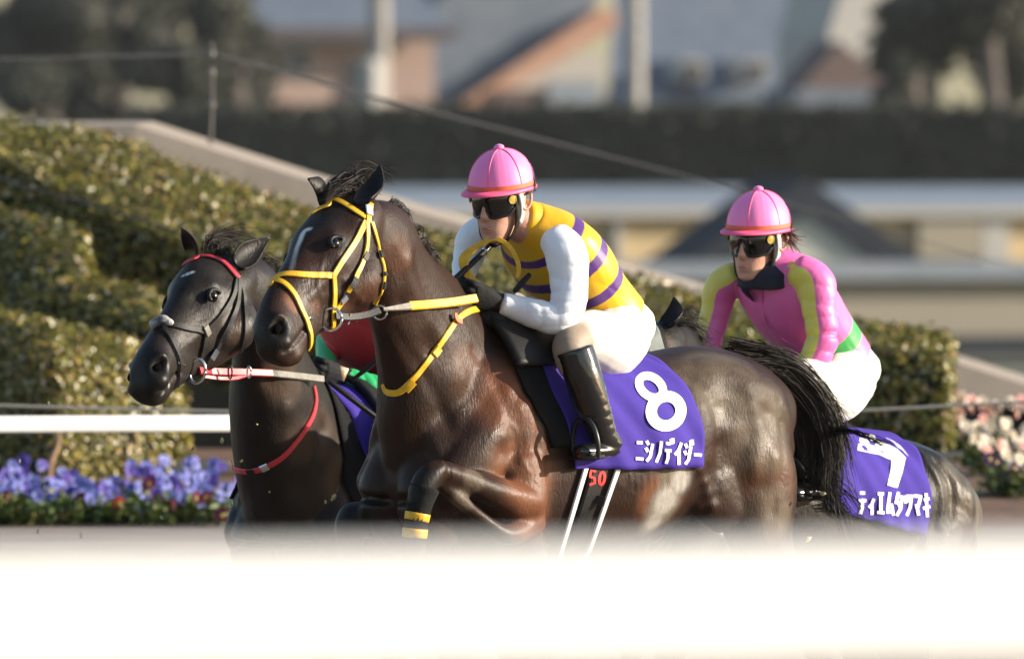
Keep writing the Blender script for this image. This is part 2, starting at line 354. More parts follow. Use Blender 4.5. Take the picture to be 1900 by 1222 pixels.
hC = hedge('low front hedge behind the white rail and blue pansies', [(-200, 556, 590, 880, 56.2, 56.7), (-20, 570, 618, 880, 55.5, 56.1), (40, 584, 640, 880, 55.1, 55.9), (80, 592, 655, 885, 54.75, 55.7), (180, 618, 668, 885, 54.95, 55.8), (260, 650, 695, 885, 55.2, 55.9), (318, 700, 730, 882, 55.35, 56.0), (340, 770, 785, 880, 55.4, 56.0)], 14, per=3800)
M['stem'] = mat('bare_stem', (.20, .12, .07), rough=.8)
mb = MB(); tube(mb, [(P(88, 905, 54.4), .018), (P(93, 860, 54.4), .016), (P(106, 830, 54.45), .012), (P(108, 800, 54.6), .010)], nseg=8)
obj('stem', mb, M['stem'], hC)
# planter kerbs
M['kerb'] = mat('beige_kerb', (.42, .34, .22), (.36, .29, .19), 6, .85, .2, 30)
def kerb(label, x0, x1, y0, y1, Y):
    mb = MB(); a, b, c = P(x0, y0, Y), P(x1, y0, Y), P(x0, y1, Y); box(mb, ((a.x+b.x)/2, Y + .06, (a.z+c.z)/2), ((b.x-a.x)/2, .06, (a.z-c.z)/2))
    tag(obj('bed_kerb', mb, M['kerb']), label, 'kerb')
kerb('beige kerb at the end of the low front hedge', 325, 560, 856, 884, 54.5)
kerb('brown board edge between the two rows of pink pansies', 1640, 2050, 838, 856, 55.6)
kerb('brown board edge in front of the lower pink pansies', 1640, 2050, 950, 964, 53.0)
# ------------------------------------------------------------------ pansies
def petal_flower(name, m1, m2, seed):
    r = random.Random(seed); mb = MB()
    for k, (ang, s) in enumerate([(90, 1.0), (150, .95), (30, .95), (215, .9), (-35, .9)]):
        a = math.radians(ang + r.uniform(-8, 8)); d = np.array([math.cos(a), 0, math.sin(a)]); t = np.array([-math.sin(a), 0, math.cos(a)]); R = .030 * s
        o = np.array([0, -.003*k, 0]); pts = [o]
        for q in np.linspace(-1.15, 1.15, 7): pts.append(o + d*R*(.35 + .75*math.cos(q)) + t*R*.72*math.sin(q)*1.1 + np.array([0, -.010*math.cos(q) + r.uniform(-.004, .004), 0]))
        mb.add(pts, [[0, i, i+1] for i in range(1, 7)], 0)
    ball(mb, (0, -.016, 0), (.009, .004, .009), 8, 4, m=1)
    return mb.mesh(name, [m1, m2])
def fm(n, c, c2): return mat(n, c, c2, 30, .6, trans=.3)
M['fl'] = [fm('blue_petal', (.16, .18, .56), (.24, .27, .64)), fm('violet_petal', (.10, .06, .40), (.16, .11, .48)), fm('pale_blue_petal', (.28, .32, .66), (.2, .22, .6)), fm('wine_petal', (.22, .015, .05), (.16, .02, .08)),
           fm('white_petal', (.70, .64, .52), (.74, .66, .60)), fm('pink_petal', (.72, .30, .36), (.74, .52, .46)), fm('purple_dark_petal', (.05, .015, .08), (.08, .03, .12)), fm('orange_petal', (.75, .12, .02), (.8, .2, .02)), fm('yellow_petal', (.75, .5, .03), (.8, .5, .05))]
M['eye_y'] = mat('flower_eye', (.6, .45, .1), rough=.7); M['eye_d'] = mat('flower_eye_dark', (.03, .01, .05), rough=.7)
FL = [petal_flower('flower', m, M['eye_d' if i in (0, 1, 2) else 'eye_y'], i) for i, m in enumerate(M['fl'])]
M['pleaf'] = leaf_mat('pansy_leaf', [(.035, .06, .012), (.07, .11, .02), (.13, .16, .035), (.2, .2, .06)], .5)
r2 = np.random.default_rng(5); PL = []
for k in range(4):
    n = 90; pos = r2.normal(size=(n, 3)) * (.055, .05, .025) + (0, 0, .05); pos[:, 2] = np.clip(pos[:, 2], .01, .13)
    o = leaves('foliage', pos, np.tile((0, -.3, 1.), (n, 1)), .05, M['pleaf'], None, tilt=.7, seed=50+k, aspect=.55); PL.append(o.data); bpy.data.objects.remove(o)
def pansy(p, kinds, nf, spread, label, group, rr, h=.12):
    t = tag(bpy.data.objects.new('pansy_plant', None), label, 'pansy', group); COL.objects.link(t); t.location = p; t.empty_display_size = .05
    fo = bpy.data.objects.new('foliage', PL[rr.randrange(4)]); COL.objects.link(fo); fo.parent = t; fo['kind'] = 'stuff'; fo.rotation_euler.z = rr.uniform(0, 6.28)
    for _ in range(nf):
        q = bpy.data.objects.new('flower', FL[rr.choice(kinds)]); COL.objects.link(q); q.parent = t
        q.location = (rr.gauss(0, spread), rr.uniform(-.07, .05), h + rr.uniform(-.035, .05)); s = rr.uniform(.72, 1.02); q.scale = (s, s, s)
        q.rotation_euler = (rr.uniform(-.7, .25), rr.uniform(-.5, .5), rr.uniform(-.2, 1.3))
rr = random.Random(3)
ORD = 'first second third fourth fifth sixth seventh eighth ninth tenth eleventh twelfth thirteenth fourteenth fifteenth sixteenth seventeenth eighteenth nineteenth twentieth'.split()
def on_ground(px, Y):
    p = P(px, 900, Y); return V((p.x, Y, ground_z(p.x, Y)))
for row, (Y, dens) in enumerate([(52.2, 30), (52.4, 40), (52.65, 40), (52.9, 38), (53.2, 40)]):
    x = -70 + rr.uniform(0, 20); cnt = 0
    while x < 430:
        where = ORD[cnt] + ' from the left in the ' + ('edging', 'first blue', 'second blue', 'third blue', 'back blue')[row] + ' row' if x > -12 else 'just outside the left edge of the picture'; cnt += x > -12
        if row == 0: pansy(on_ground(x, Y + rr.uniform(-.1, .1)), [3, 3, 7, 3, 3, 0], rr.choice([0, 1, 1, 2]), .04, 'low wine red pansy plant ' + where, 'wine red pansies edging the bed', rr, .07)
        elif not (row == 4 and 90 < x < 230) : pansy(on_ground(x, Y + rr.uniform(-.15, .15)), [0, 0, 1, 2, 0, 1] if row > 1 else [0, 1, 2, 0, 3], rr.choice([3, 3, 4, 5]), .055, 'blue violet pansy plant, ' + where, 'blue pansies under the white rail', rr, .095 + .014*row)
        x += dens * rr.uniform(.75, 1.3)
for i_, (x, Y, k, h) in enumerate([(1702, 57.0, [4, 5], .16), (1755, 56.8, [5, 4, 5], .22), (1772, 56.9, [4, 5], .2), (1830, 56.8, [4, 4, 5], .2), (1850, 56.9, [4, 5], .17), (1890, 56.8, [5, 4, 5], .2), (1925, 56.8, [4, 5], .2), (1960, 56.9, [4, 5], .18)]):
    pansy(on_ground(x, Y), k, 7, .05, 'pink and white pansy plant, ' + ORD[i_] + ' from the hedge end in the back row', 'pink and white pansies on the right', rr, h)
for i_, (x, Y, k, h) in enumerate([(1818, 54.7, [4, 4], .14), (1832, 54.2, [4, 5, 4], .12), (1880, 54.7, [4, 4, 5], .15), (1900, 54.3, [5, 4], .1), (1945, 54.4, [4, 5], .15)]):
    pansy(on_ground(x, Y), k, 7, .045, 'white and pink pansy plant, ' + ORD[i_] + ' from the rump in the front row', 'white and pink pansies in the front row', rr, h)
for i_, (x, Y) in enumerate([(1858, 53.4), (1878, 53.4), (1900, 53.5), (1925, 53.4)]):
    pansy(on_ground(x, Y), [6, 6, 4, 6], 4, .05, 'dark purple pansy plant low in the bed, ' + ORD[i_] + ' from the rump', 'dark purple pansies on the right', rr, .1)
# ------------------------------------------------------------------ ropes, rails
M['rope'] = mat('grey_rope', (.36, .34, .30), rough=.8); M['wire'] = mat('pale_wire', (.13, .125, .12), rough=.6); M['rail'] = mat('white_rail', (.87, .87, .86), (.85, .85, .84), 4, .45)
def line(name, pts, r, m, label, cat):
    mb = MB(); tube(mb, [(P(*p), r) for p in pts], nseg=8, n=max(12, len(pts)*8)); return tag(obj(name, mb, m), label, cat)
line('rope', [(-150, 746, 50.8), (0, 752, 50.8), (200, 758, 50.8), (410, 763, 50.8), (1000, 772, 50.8), (1600, 761, 50.8), (1900, 745, 50.8), (2100, 735, 50.8)], .006, M['rope'], 'thin pale rope strung across behind the horses just above the white rail', 'rope')
line('rope', [(-150, 262, 57.6), (0, 331, 57.6), (150, 375, 57.4), (300, 420, 57.2), (470, 480, 57.0), (600, 530, 57.0)], .006, mat('dark_rope', (.06, .057, .054), rough=.8), 'thin dark rope slanting down in front of the upper hedge', 'rope')
w_ = tag(obj('wire_fence', (lambda mb: (tube(mb, [(P(393, 80, 63.5), .009), (P(392, 190, 63.5), .010), (P(389, 330, 63.5), .010)], nseg=8), mb)[1])(MB()), mat('dark_post', (.07, .065, .06), rough=.7)), 'slim dark fence post on the ramp carrying the pale top wire', 'wire fence')
mb = MB(); tube(mb, [(P(-200, 115, 63.5), .007), (P(395, 101, 63.5), .007)], nseg=8); tube(mb, [(P(395, 101, 63.5), .008), (P(700, 182, 63.4), .008), (P(1000, 258, 63.3), .007), (P(1350, 347, 63.2), .004), (P(1900, 500, 63.0), .002)], nseg=8); obj('wire', mb, M['wire'], w_)
for y in (101, 134, 195):
    mb = MB(); ball(mb, P(392, y, 63.46), (.02, .02, .018), 10, 6); obj('insulator', mb, M['wire'], w_)
# far white running rail, angled a little so its face looks to the sun
t = tag(empty('white_rail', P(200, 980, 50.2), 'white plastic running rail behind the red bridled horse', 'rail'), None)
mb = MB(); a, b = P(-500, 789, 49.5), P(640, 784, 50.35); tube(mb, [(a, .032), (b, .032)], nseg=16, n=4, e=6); o = obj('rail_bar', mb, M['rail'], t)
for px in (-420, 600):
    p = P(px, 790, 50.25); mb = MB(); tube(mb, [(p + V((0, .07, 0)), .022), (p + V((0, .25, -.25)), .022), (V((p.x, p.y + .3, .5)), .024)], nseg=10); obj('post', mb, M['rail'], t)
# near white rail, just in front of the lens
t = empty('near_white_rail', P(950, 1500, 10.0), 'big blurred white rail right across the front of the picture', 'rail')
def z_at(py, Y): return P(950, py, Y).z
zt, zb = z_at(1022, 10.0), z_at(1244, 10.0)
mb = MB(); zc = (zt + zb)/2; hh = (zt - zb)/2
tube(mb, [(V((-3, 8.74, zc)), hh*.5, hh), (V((0, 10.0, zc)), hh*.5, hh), (V((3, 11.26, zc)), hh*.5, hh)], nseg=28, n=4, e=5); obj('rail_bar', mb, M['rail'], t)
for x in (-1.6, 1.6):
    mb = MB(); y_ = 10 + x*.42 + .06; tube(mb, [(V((x, y_ + .02, zb + .02)), .03), (V((x, y_ + .2, zb - .2)), .03), (V((x, y_ + .22, 0)), .032)], nseg=12); obj('post', mb, M['rail'], t)
# ------------------------------------------------------------------ far background
M['wallc'] = mat('cream_render', (.56, .41, .20), (.46, .36, .22), .6, .9); M['wallg'] = mat('grey_render', (.27, .24, .185), (.25, .225, .18), .5, .9); M['palewall'] = mat('pale_wall', (.36, .35, .33), rough=.9)
M['metalroof'] = mat('pale_blue_metal_roof', (.175, .205, .24), (.21, .235, .265), .8, .5); M['slate'] = mat('dark_slate_roof', (.025, .029, .038), (.035, .04, .05), 2, .9, spec=.1); M['gable'] = mat('grey_green_gable', (.42, .43, .38), rough=.9)
M['bluetile'] = mat('blue_grey_tiles', (.085, .11, .15), (.12, .145, .18), 1.2, .7, .4, 4); M['pinkwall'] = mat('pink_beige_wall', (.36, .255, .215), (.33, .24, .20), .5, .9); M['brown'] = mat('brown_roof', (.09, .06, .055), rough=.8); M['orangetile'] = mat('terracotta_edge', (.34, .17, .10), (.4, .24, .17), 2, .8)
M['glass'] = mat('dark_window', (.03, .035, .045), rough=.1); M['wframe'] = mat('pale_frame', (.45, .45, .44), rough=.6); M['stripe'] = mat('concrete_pole', (.34, .32, .29), (.24, .225, .21), 1.5, .85)
def slab(name, x0, x1, y0, y1, Y, depth, m, parent=None):
    a, b = P(x0, y0, Y), P(x1, y1, Y); mb = MB(); box(mb, ((a.x+b.x)/2, Y + depth/2, (a.z+b.z)/2), (abs(b.x-a.x)/2, depth/2, abs(a.z-b.z)/2)); return obj(name, mb, m, parent, smooth=False)
def poly_prism(name, pts, Y, depth, m, parent=None):
    f = [P(x, y, Y) for x, y in pts]; n = len(f); mb = MB(); v = [p[:] for p in f] + [(p.x, p.y + depth, p.z) for p in f]
    mb.add(v, [list(range(n))[::-1], list(range(n, 2*n))] + [[i, (i+1) % n, n+(i+1) % n, n+i] for i in range(n)]); 
    bm = bmesh.new(); me = mb.mesh(name, [m], False); bm.from_mesh(me); bmesh.ops.recalc_face_normals(bm, faces=bm.faces); bm.to_mesh(me); bm.free(); return link(name, me, parent)
def roof_slope(name, pts, Y0, Y1, m, parent=None, th=.3):
    """pts: front eave (2) at Y0 then ridge (2) at Y1, pixels"""
    a, b = P(*pts[0], Y0), P(*pts[1], Y0); c, d = P(*pts[2], Y1), P(*pts[3], Y1); mb = MB(); v = [a, b, c, d]; v = [q[:] for q in v] + [(q.x, q.y, q.z - th) for q in v]
    mb.add(v, [[0, 1, 2, 3], [7, 6, 5, 4], [0, 4, 5, 1], [1, 5, 6, 2], [2, 6, 7, 3], [3, 7, 4, 0]]); return obj(name, mb, m, parent, smooth=False)
def house(loc, label, cat='house'): return empty('house', loc, label, cat)
# long cream building with the small dark gable in front
hb = empty('long_building', P(1300, 640, 385), 'long low cream building with a pale blue metal roof behind the jockeys', 'building')
slab('wall', 640, 2500, 398, 500, 385, 9, M['wallc'], hb)
roof_slope('roof', [(600, 384), (2550, 384), (2550, 346), (600, 346)], 384.5, 390, M['metalroof'], hb)
slab('eaves', 600, 2550, 384, 402, 384.4, .6, M['palewall'], hb)
slab('awning', 600, 2550, 487, 518, 367, 3, M['metalroof'], hb)
slab('base_wall', 600, 2550, 516, 624, 367.6, 4, M['wallg'], hb)
slab('plinth', 600, 2550, 624, 660, 367.3, 4, M['slate'], hb)
for x0, x1 in ((1128, 1142), (1322, 1330), (1590, 1600), (1850, 1900)): slab('pillar', x0, x1, 402, 488, 384.7, .5, M['palewall'], hb)
for x0, x1 in ((1340, 1585), (1720, 1845)):
    fr = slab('window', x0, x1, 408, 480, 384.6, .3, M['wallg'], hb)
gb = empty('gabled_porch', P(1490, 640, 372), 'small pavilion with a dark tiled gable behind the pink jockey', 'pavilion')
poly_prism('gable_wall', [(1340, 486), (1490, 374), (1645, 486)], 371.25, 3, M['gable'], gb)
poly_prism('roof', [(1255, 492), (1488, 330), (1730, 492), (1635, 492), (1490, 396), (1345, 492)], 371, 5, M['slate'], gb)
slab('wall', 1340, 1640, 486, 640, 373.5, 3, M['wallg'], gb)
# dark windbreak hedge in front of the houses
def far_plant(name, label, cat, vols, n, size, seed, Mleaf, core=None, group=None):
    r = np.random.default_rng(seed); o = None; mb = MB()
    for c, h in vols: ball(mb, c, np.array(h)*.82, 18, 12)
    v = mb.arr(); v += nrm(r.normal(size=v.shape)) * .25
    mb.v = [v]; o = obj(name, mb, M['dark_core'], None); tag(o, label, cat, group)
    pos = []
    for c, h in vols:
        d = nrm(r.normal(size=(n, 3))); pos.append(np.array(c) + d * np.array(h) * r.uniform(.75, 1.12, (n, 1)))
    pos = np.vstack(pos); leaves('crown' if cat == 'tree' else 'foliage', pos, nrm(pos - np.array(vols[0][0])), size, Mleaf, o, tilt=1, seed=seed, aspect=.7); return o
M['dark_core'] = mat('dark_foliage_core', (.062, .064, .054), (.07, .071, .06), .6, 1.0); M['dleaf'] = leaf_mat('dark_evergreen_leaf', [(.042, .046, .036), (.052, .056, .042), (.062, .066, .05)], .95); M['trunk'] = mat('grey_bark', (.10, .085, .075), (.07, .06, .055), 1, .95)
a, b = P(230, 206, 432), P(2300, 206, 432); c = P(230, 400, 432)
mb = MB(); nx, nz = 140, 16
def hz(i, j):
    x = a.x + (b.x - a.x)*i/nx; z = c.z + (a.z - c.z)*j/nz; return x, z
v = []; f = []
for i in range(nx+1):
    for j in range(nz+1): x, z = hz(i, j); v.append((x, 432 + rng.normal()*.12, z + (rng.normal()*.15 if j == nz else 0)))
    x, z = hz(i, nz); v.append((x, 434, z))
k = nz + 2; f = [[i*k+j, (i+1)*k+j, (i+1)*k+j+1, i*k+j+1] for i in range(nx) for j in range(nz+1)]; mb.add(v, f)
o = tag(obj('windbreak_hedge', mb, M['dark_core']), 'tall dark green windbreak hedge in front of the far houses', 'hedge')
n = 9000; xs = rng.uniform(a.x, b.x, n); zs = rng.uniform(c.z, a.z + .15, n); top_ = rng.random(n) < .25
pos = np.c_[xs, np.where(top_, rng.uniform(431.8, 434, n), 431.8 + rng.normal(size=n)*.15), np.where(top_, a.z + rng.normal(size=n)*.12, zs)]
leaves('foliage', pos, np.where(top_[:, None], np.array([[0, -.2, 1.]]), np.array([[-.2, -1., .1]])), .35, M['dleaf'], o, seed=91, aspect=.6)
def tree(px, pyc, Y, wpx, hpx, tpx, label, seed, n=500):
    s = F / Y; c = P(px, pyc, Y); r = np.random.default_rng(seed); vols = []
    for k in range(7): vols.append(((c.x + r.uniform(-.55, .55)*wpx/s, Y + r.uniform(-2, 2), c.z + r.uniform(-.5, .55)*hpx/s), (wpx/s*r.uniform(.38, .6), 1.8, hpx/s*r.uniform(.35, .55))))
    o = far_plant('tree', label, 'tree', vols, n, .45, seed, M['dleaf'], group='dark trees beyond the hedge')
    mb = MB(); g = P(px + tpx, 330, Y - 1.5); tp = P(px + tpx*.7, pyc, Y - 1.5); tube(mb, [(g, 20/s*1.3), (tp, 20/s)], nseg=10); obj('trunk', mb, M['trunk'], o)
tree(60, 60, 455, 150, 140, 40, 'dark evergreen tree in the top left corner', 31)
tree(230, 30, 458, 120, 130, -10, 'dark tree with a pale grey trunk second from the top left corner', 32, 380)
tree(420, 80, 450, 110, 150, 20, 'dark rounded tree beside the pink house', 33)
tree(330, 150, 448, 90, 70, 0, 'low dark tree between the trunk and the wire post', 35)
tree(90, 180, 446, 130, 70, 0, 'low dark bush tree under the top left tree', 36)
tree(1790, 60, 450, 170, 140, 60, 'large dark evergreen tree in the top right corner', 34)
tree(1690, 150, 447, 60, 60, 0, 'small dark tree at the foot of the top right tree', 37)
# houses
h1 = house(P(650, 210, 500), 'pink beige house with a dark blue roof beside the dark tree')
slab('wall', 488, 812, 62, 330, 500, 8, M['pinkwall'], h1); roof_slope('roof', [(465, 62), (835, 62), (800, -70), (500, -70)], 498.5, 505, M['bluetile'], h1); slab('eaves', 465, 835, 52, 68, 498.4, 1, M['brown'], h1)
wn = slab('window', 535, 575, 85, 140, 499.8, .3, M['wframe'], h1); slab('pane', 541, 569, 91, 134, 499.7, .2, M['glass'], wn)
wn = slab('window', 655, 690, 110, 205, 499.8, .3, M['wframe'], h1); slab('pane', 660, 684, 115, 205, 499.7, .2, M['glass'], wn)
def pole(px, wpx, Y, label, y0=-120):
    mb = MB(); s = F/Y; tube(mb, [(P(px, 330, Y), wpx/2/s), (P(px, y0, Y), wpx/2.3/s)], nseg=12); return tag(obj('utility_pole', mb, M['stripe']), label, 'utility pole')
p_ = pole(703, 40, 478, 'pale concrete utility pole in front of the pink house')
mb = MB(); q = P(690, 165, 477); tube(mb, [(P(688, 200, 477), .4), (P(688, 120, 477), .4)], nseg=12); obj('transformer', mb, M['palewall'], p_)
pole(1178, 36, 474, 'pale utility pole with bands in front of the blue roofs')
for k in range(7):
    mb = MB(); q = P(1178, 180 - k*30, 474); ball(mb, (q.x + .05, q.y - .3, q.z), .22, 10, 6); obj('step_bolt', mb, M['palewall'], bpy.data.objects['utility_pole.001'])
h2 = house(P(960, 210, 520), 'white house with a terracotta edged roof left of the banded pole')
slab('wall', 850, 1140, 100, 330, 521, 7, M['palewall'], h2); poly_prism('roof', [(830, 195), (1110, 15), (1140, 20), (1140, 50), (860, 205)], 519, 8, M['orangetile'], h2); poly_prism('upper_roof', [(740, 75), (850, -40), (1150, -60), (1100, 22), (830, 190), (800, 190)], 520, 9, M['bluetile'], h2); slab('annex_wall', 900, 1105, 165, 215, 518.8, 3, M['brown'], h2); slab('shutter', 1000, 1100, 150, 195, 518.6, .5, M['metalroof'], h2)
h3 = house(P(1400, 210, 540), 'wide house with a big blue grey tiled roof between pole and tree')
slab('wall', 1120, 1640, 178, 330, 541, 9, M['wallg'], h3); roof_slope('roof', [(1090, 195), (1620, 195), (1560, -60), (1210, -60)], 538.5, 548, M['bluetile'], h3); slab('eaves', 1085, 1625, 188, 200, 538.3, 1, M['slate'], h3)
for x in (1250, 1370): 
    wn = slab('dormer', x - 22, x + 22, 110, 150, 538, 5, M['palewall'], h3); slab('pane', x - 14, x + 14, 117, 145, 537.8, .3, M['glass'], wn)
h4 = house(P(1560, 210, 470), 'white gabled house partly hidden by the top right tree')
poly_prism('wall', [(1535, 330), (1535, 60), (1560, -20), (1620, -60), (1720, -40), (1720, 330)], 480, 6, M['palewall'], h4); poly_prism('roof', [(1455, 165), (1535, 78), (1555, 96), (1640, 170), (1640, 190), (1455, 190)], 478.5, 3, M['brown'], h4); slab('porch_roof', 1440, 1660, 165, 212, 478, 4, M['bluetile'], h4)
h5 = house(P(860, 0, 560), 'far house with a pale grey roof above the terracotta roof')
slab('wall', 720, 900, 60, 330, 561, 6, M['wallg'], h5); roof_slope('roof', [(700, 80), (960, 30), (980, -60), (730, -60)], 558, 566, mat('weathered_roof', (.28, .26, .23), (.2, .19, .17), 1, .9), h5)

def turn(root, px, Yp, ang):
    """the buildings stand at a slight angle to the view: turn the whole house about its own middle"""
    c = P(px, 300, Yp); R = Matrix.Translation((c.x, c.y, 0)) @ Matrix.Rotation(ang, 4, 'Z') @ Matrix.Translation((-c.x, -c.y, 0))
    def go(o):
        for ch in o.children:
            if ch.type == 'MESH': ch.data.transform(R)
            go(ch)
    go(root)
turn(hb, 1300, 385, .30); turn(gb, 1490, 371.5, .25); turn(h1, 650, 500, .28); turn(h2, 960, 520, .3); turn(h3, 1400, 541, .25); turn(h4, 1600, 480, .3); turn(h5, 830, 560, .3)
# thin winter haze over the infield: one closed box round the whole place
mh = bpy.data.materials.new('haze'); mh.use_nodes = True; nt_ = mh.node_tree; nt_.nodes.remove(nt_.nodes['Principled BSDF']); pv = nt_.nodes.new('ShaderNodeVolumePrincipled')
pv.inputs['Color'].default_value = (.9, .92, .95, 1); pv.inputs['Density'].default_value = .000055; nt_.links.new(pv.outputs[0], nt_.nodes['Material Output'].inputs['Volume'])
mb = MB(); box(mb, (0, 440, 10), (260, 465, 17)); tag(obj('haze', mb, mh, smooth=False), kind='stuff')
# ------------------------------------------------------------------ horses
class Frame:
    def __init__(s, px, Y, dz, psi, pitch=0, scale=1.0):
        p = P(px, 600, Y); s.O = V((p.x, Y, dz)); a = math.radians(psi); s.f = V((-math.cos(a), -math.sin(a), 0)); s.l = V((math.sin(a), -math.cos(a), 0)); s.z = V((0, 0, 1)); s.k = scale
        b = math.radians(pitch); s.fp = s.f*math.cos(b) + s.z*math.sin(b); s.zp = s.z*math.cos(b) - s.f*math.sin(b)
    def W(s, u, v, z):  # pitch turns about the withers height
        return s.O + V((0, 0, 1.45*s.k)) + s.fp*(u*s.k) + s.l*(v*s.k) + s.zp*((z - 1.45)*s.k)
    def B(s, px, py, v):
        d = RAY(px, py); t = (v*s.k - (EYE - s.O).dot(s.l)) / d.dot(s.l); return EYE + d*t
def to_np(q): return np.array([list(x) for x in q])
HEADL = [(-.05, .015, -.13, .060, .050), (.02, .035, -.19, .078, .058), (.09, .045, -.235, .092, .062), (.16, .042, -.255, .103, .066), (.23, .032, -.248, .101, .064), (.29, .018, -.240, .086, .060), (.36, .006, -.222, .070, .053), (.43, -.006, -.205, .061, .049), (.50, -.018, -.190, .061, .049), (.56, -.032, -.180, .067, .050), (.605, -.055, -.172, .065, .048), (.635, -.085, -.158, .050, .038), (.65, -.11, -.14, .03, .024)]
LM = {'eye': (.21, .103, -.035), 'nos': (.59, .05, -.09), 'earn': (.01, .078, .02), 'earf': (.01, -.078, .02), 'chin': (.58, 0, -.165), 'jaw': (.15, .06, -.235), 'star': (.18, 0, .035), 'nose': (.44, 0, -.005)}
class Head:
    def __init__(s, R, t, Y, sc, im=None):
        s.R = np.array(R); s.o = np.array(P(t[0], t[1], Y)); s.k = sc; s.c = None
        if im:
            K = list(im); A = np.array([LM[k] for k in K]); D = []
            for k, a in zip(K, A):
                w_ = s.o + s.R @ a * s.k; q = np.array(P(*im[k], w_[1])); D.append(q - w_)
            ph = np.exp(-((A[:, None] - A[None])**2).sum(2) / .13**2); s.A = A; s.c = np.linalg.solve(ph + np.eye(len(A))*.08, np.array(D))
    def w(s, a):
        a = np.atleast_2d(np.asarray(a, float)); r = s.o + a @ s.R.T * s.k
        if s.c is not None: r = r + np.exp(-((a[:, None] - s.A[None])**2).sum(2) / .13**2) @ s.c
        return r
    def p(s, a): return V(s.w(a)[0])
def head_shell(mb, H):
    Q = herm(np.array(HEADL), 44); n = 36; rows = []
    for x, t, b, wu, wl in Q:
        th = np.linspace(0, 2*np.pi, n, endpoint=False); c, s = np.cos(th), np.sin(th); zc = (t+b)/2; h = (t-b)/2
        wd = wu + (wl - wu) * sst(-s, -.25, .75)
        rows.append(np.c_[np.full(n, x), np.sign(c)*np.abs(c)**.85*wd, zc + h*np.sign(s)*np.abs(s)**.9])
    v = np.vstack(rows + [rows[0].mean(0)[None], rows[-1].mean(0)[None]]); N = len(rows); f = []
    for i in range(N-1):
        for j in range(n): k = (j+1) % n; f.append([i*n+j, (i+1)*n+j, (i+1)*n+k, i*n+k])
    for j in range(n): k = (j+1) % n; f.append([N*n, j, k]); f.append([N*n+1, (N-1)*n+k, (N-1)*n+j])
    mb.add(H.w(v), f)
    for sd in (1, -1):  # masseter, chin, nostril rims
        tube(mb, [(H.p((.10, sd*.030, -.14)), .075), (H.p((.16, sd*.032, -.165)), .082), (H.p((.23, sd*.028, -.15)), .068)], nseg=14)
    tube(mb, [(H.p((.50, 0, -.145)), .034), (H.p((.57, 0, -.158)), .036), (H.p((.615, 0, -.150)), .028)], nseg=12)
def head_detail(v, nr, H):
    """displacements that carve eye sockets, nostrils, mouth and facial crest into the remeshed head"""
    Q_ = ((v - H.w((.35, 0, -.08))[0]) @ H.R)
    def g(a, s):
        if np.isscalar(s): return gauss(v, H.w(a)[0], s*H.k)
        return np.exp(-(((((v - H.w(a)[0]) @ H.R)) / (np.array(s)*H.k))**2).sum(1))
    d = np.zeros(len(v))
    for sd in (1, -1):
        d += .013*g((.185, sd*.098, .002), .028) - .006*g((.213, sd*.100, -.036), .018) + .003*g((.235, sd*.097, -.062), .022)
        d -= .012*g((.27, sd*.08, .0), .035) ; d -= .010*g((.115, sd*.085, .015), .035)
        for x in np.linspace(.24, .40, 7): d += .0045*g((x, sd*(.088-.11*(x-.24)), -.085-.06*(x-.24)), .018)
        d -= .042*g((.598, sd*.056, -.086), (.021, .03, .0155)) + .02*g((.582, sd*.056, -.078), .012); d += .011*g((.572, sd*.058, -.068), .018) + .009*g((.605, sd*.05, -.120), .02) + .008*g((.625, sd*.04, -.07), .018)
        for x in np.linspace(.49, .63, 22): d -= .0042*g((x, sd*.047, -.142 + .05*(x-.49)), .009)
        d += .006*g((.60, sd*.04, -.135), .016)
        d -= .008*g((.36, sd*.055, -.16), .035); d += .006*g((.14, sd*.07, -.19), .05); d -= .008*g((.06, sd*.065, -.20), .03)
    return d*H.k
def ear(H, sd, tip, open_dir, coat, parent, L=None, wd=.043):
    b = np.array(H.p((.01, sd*.06, .035))); T = np.array(tip) - b; L = np.linalg.norm(T); T /= L; O = nrm(np.array(open_dir) - T*np.dot(open_dir, T)); X = np.cross(T, O); mb = MB(); rows = []
    ns, ntt = 16, 13
    for i in range(ns):
        s = i/(ns-1); w_ = wd*np.interp(s, [0, .2, .42, .65, .85, .95, 1], [.62, .86, .92, .68, .33, .13, .02]); cup = 1.05*(1 - s)**.8 + .5
        c = b - T*.02 + T*L*1.02*s - O*.012*math.sin(s*2.6)
        for j in range(ntt):
            a = (j/(ntt-1) - .5)*2*cup; rows.append(c + X*w_*math.sin(a)*(1/math.sin(cup) if cup < 1.57 else 1) + O*w_*(1-math.cos(a))*.8 - O*w_*.5)
    f = [[i*ntt+j, i*ntt+j+1, (i+1)*ntt+j+1, (i+1)*ntt+j] for i in range(ns-1) for j in range(ntt-1)]
    mb.add(rows, f); o = obj('ear', mb, coat, parent); so_ = o.modifiers.new('s', 'SOLIDIFY'); so_.thickness = .006; so_.offset = 0
    z = np.zeros(len(o.data.vertices)); attr(o.data, 'tan', z + .25); attr(o.data, 'dust_shine', z); attr(o.data, 'dark', z + .7); attr(o.data, 'white', z); return o
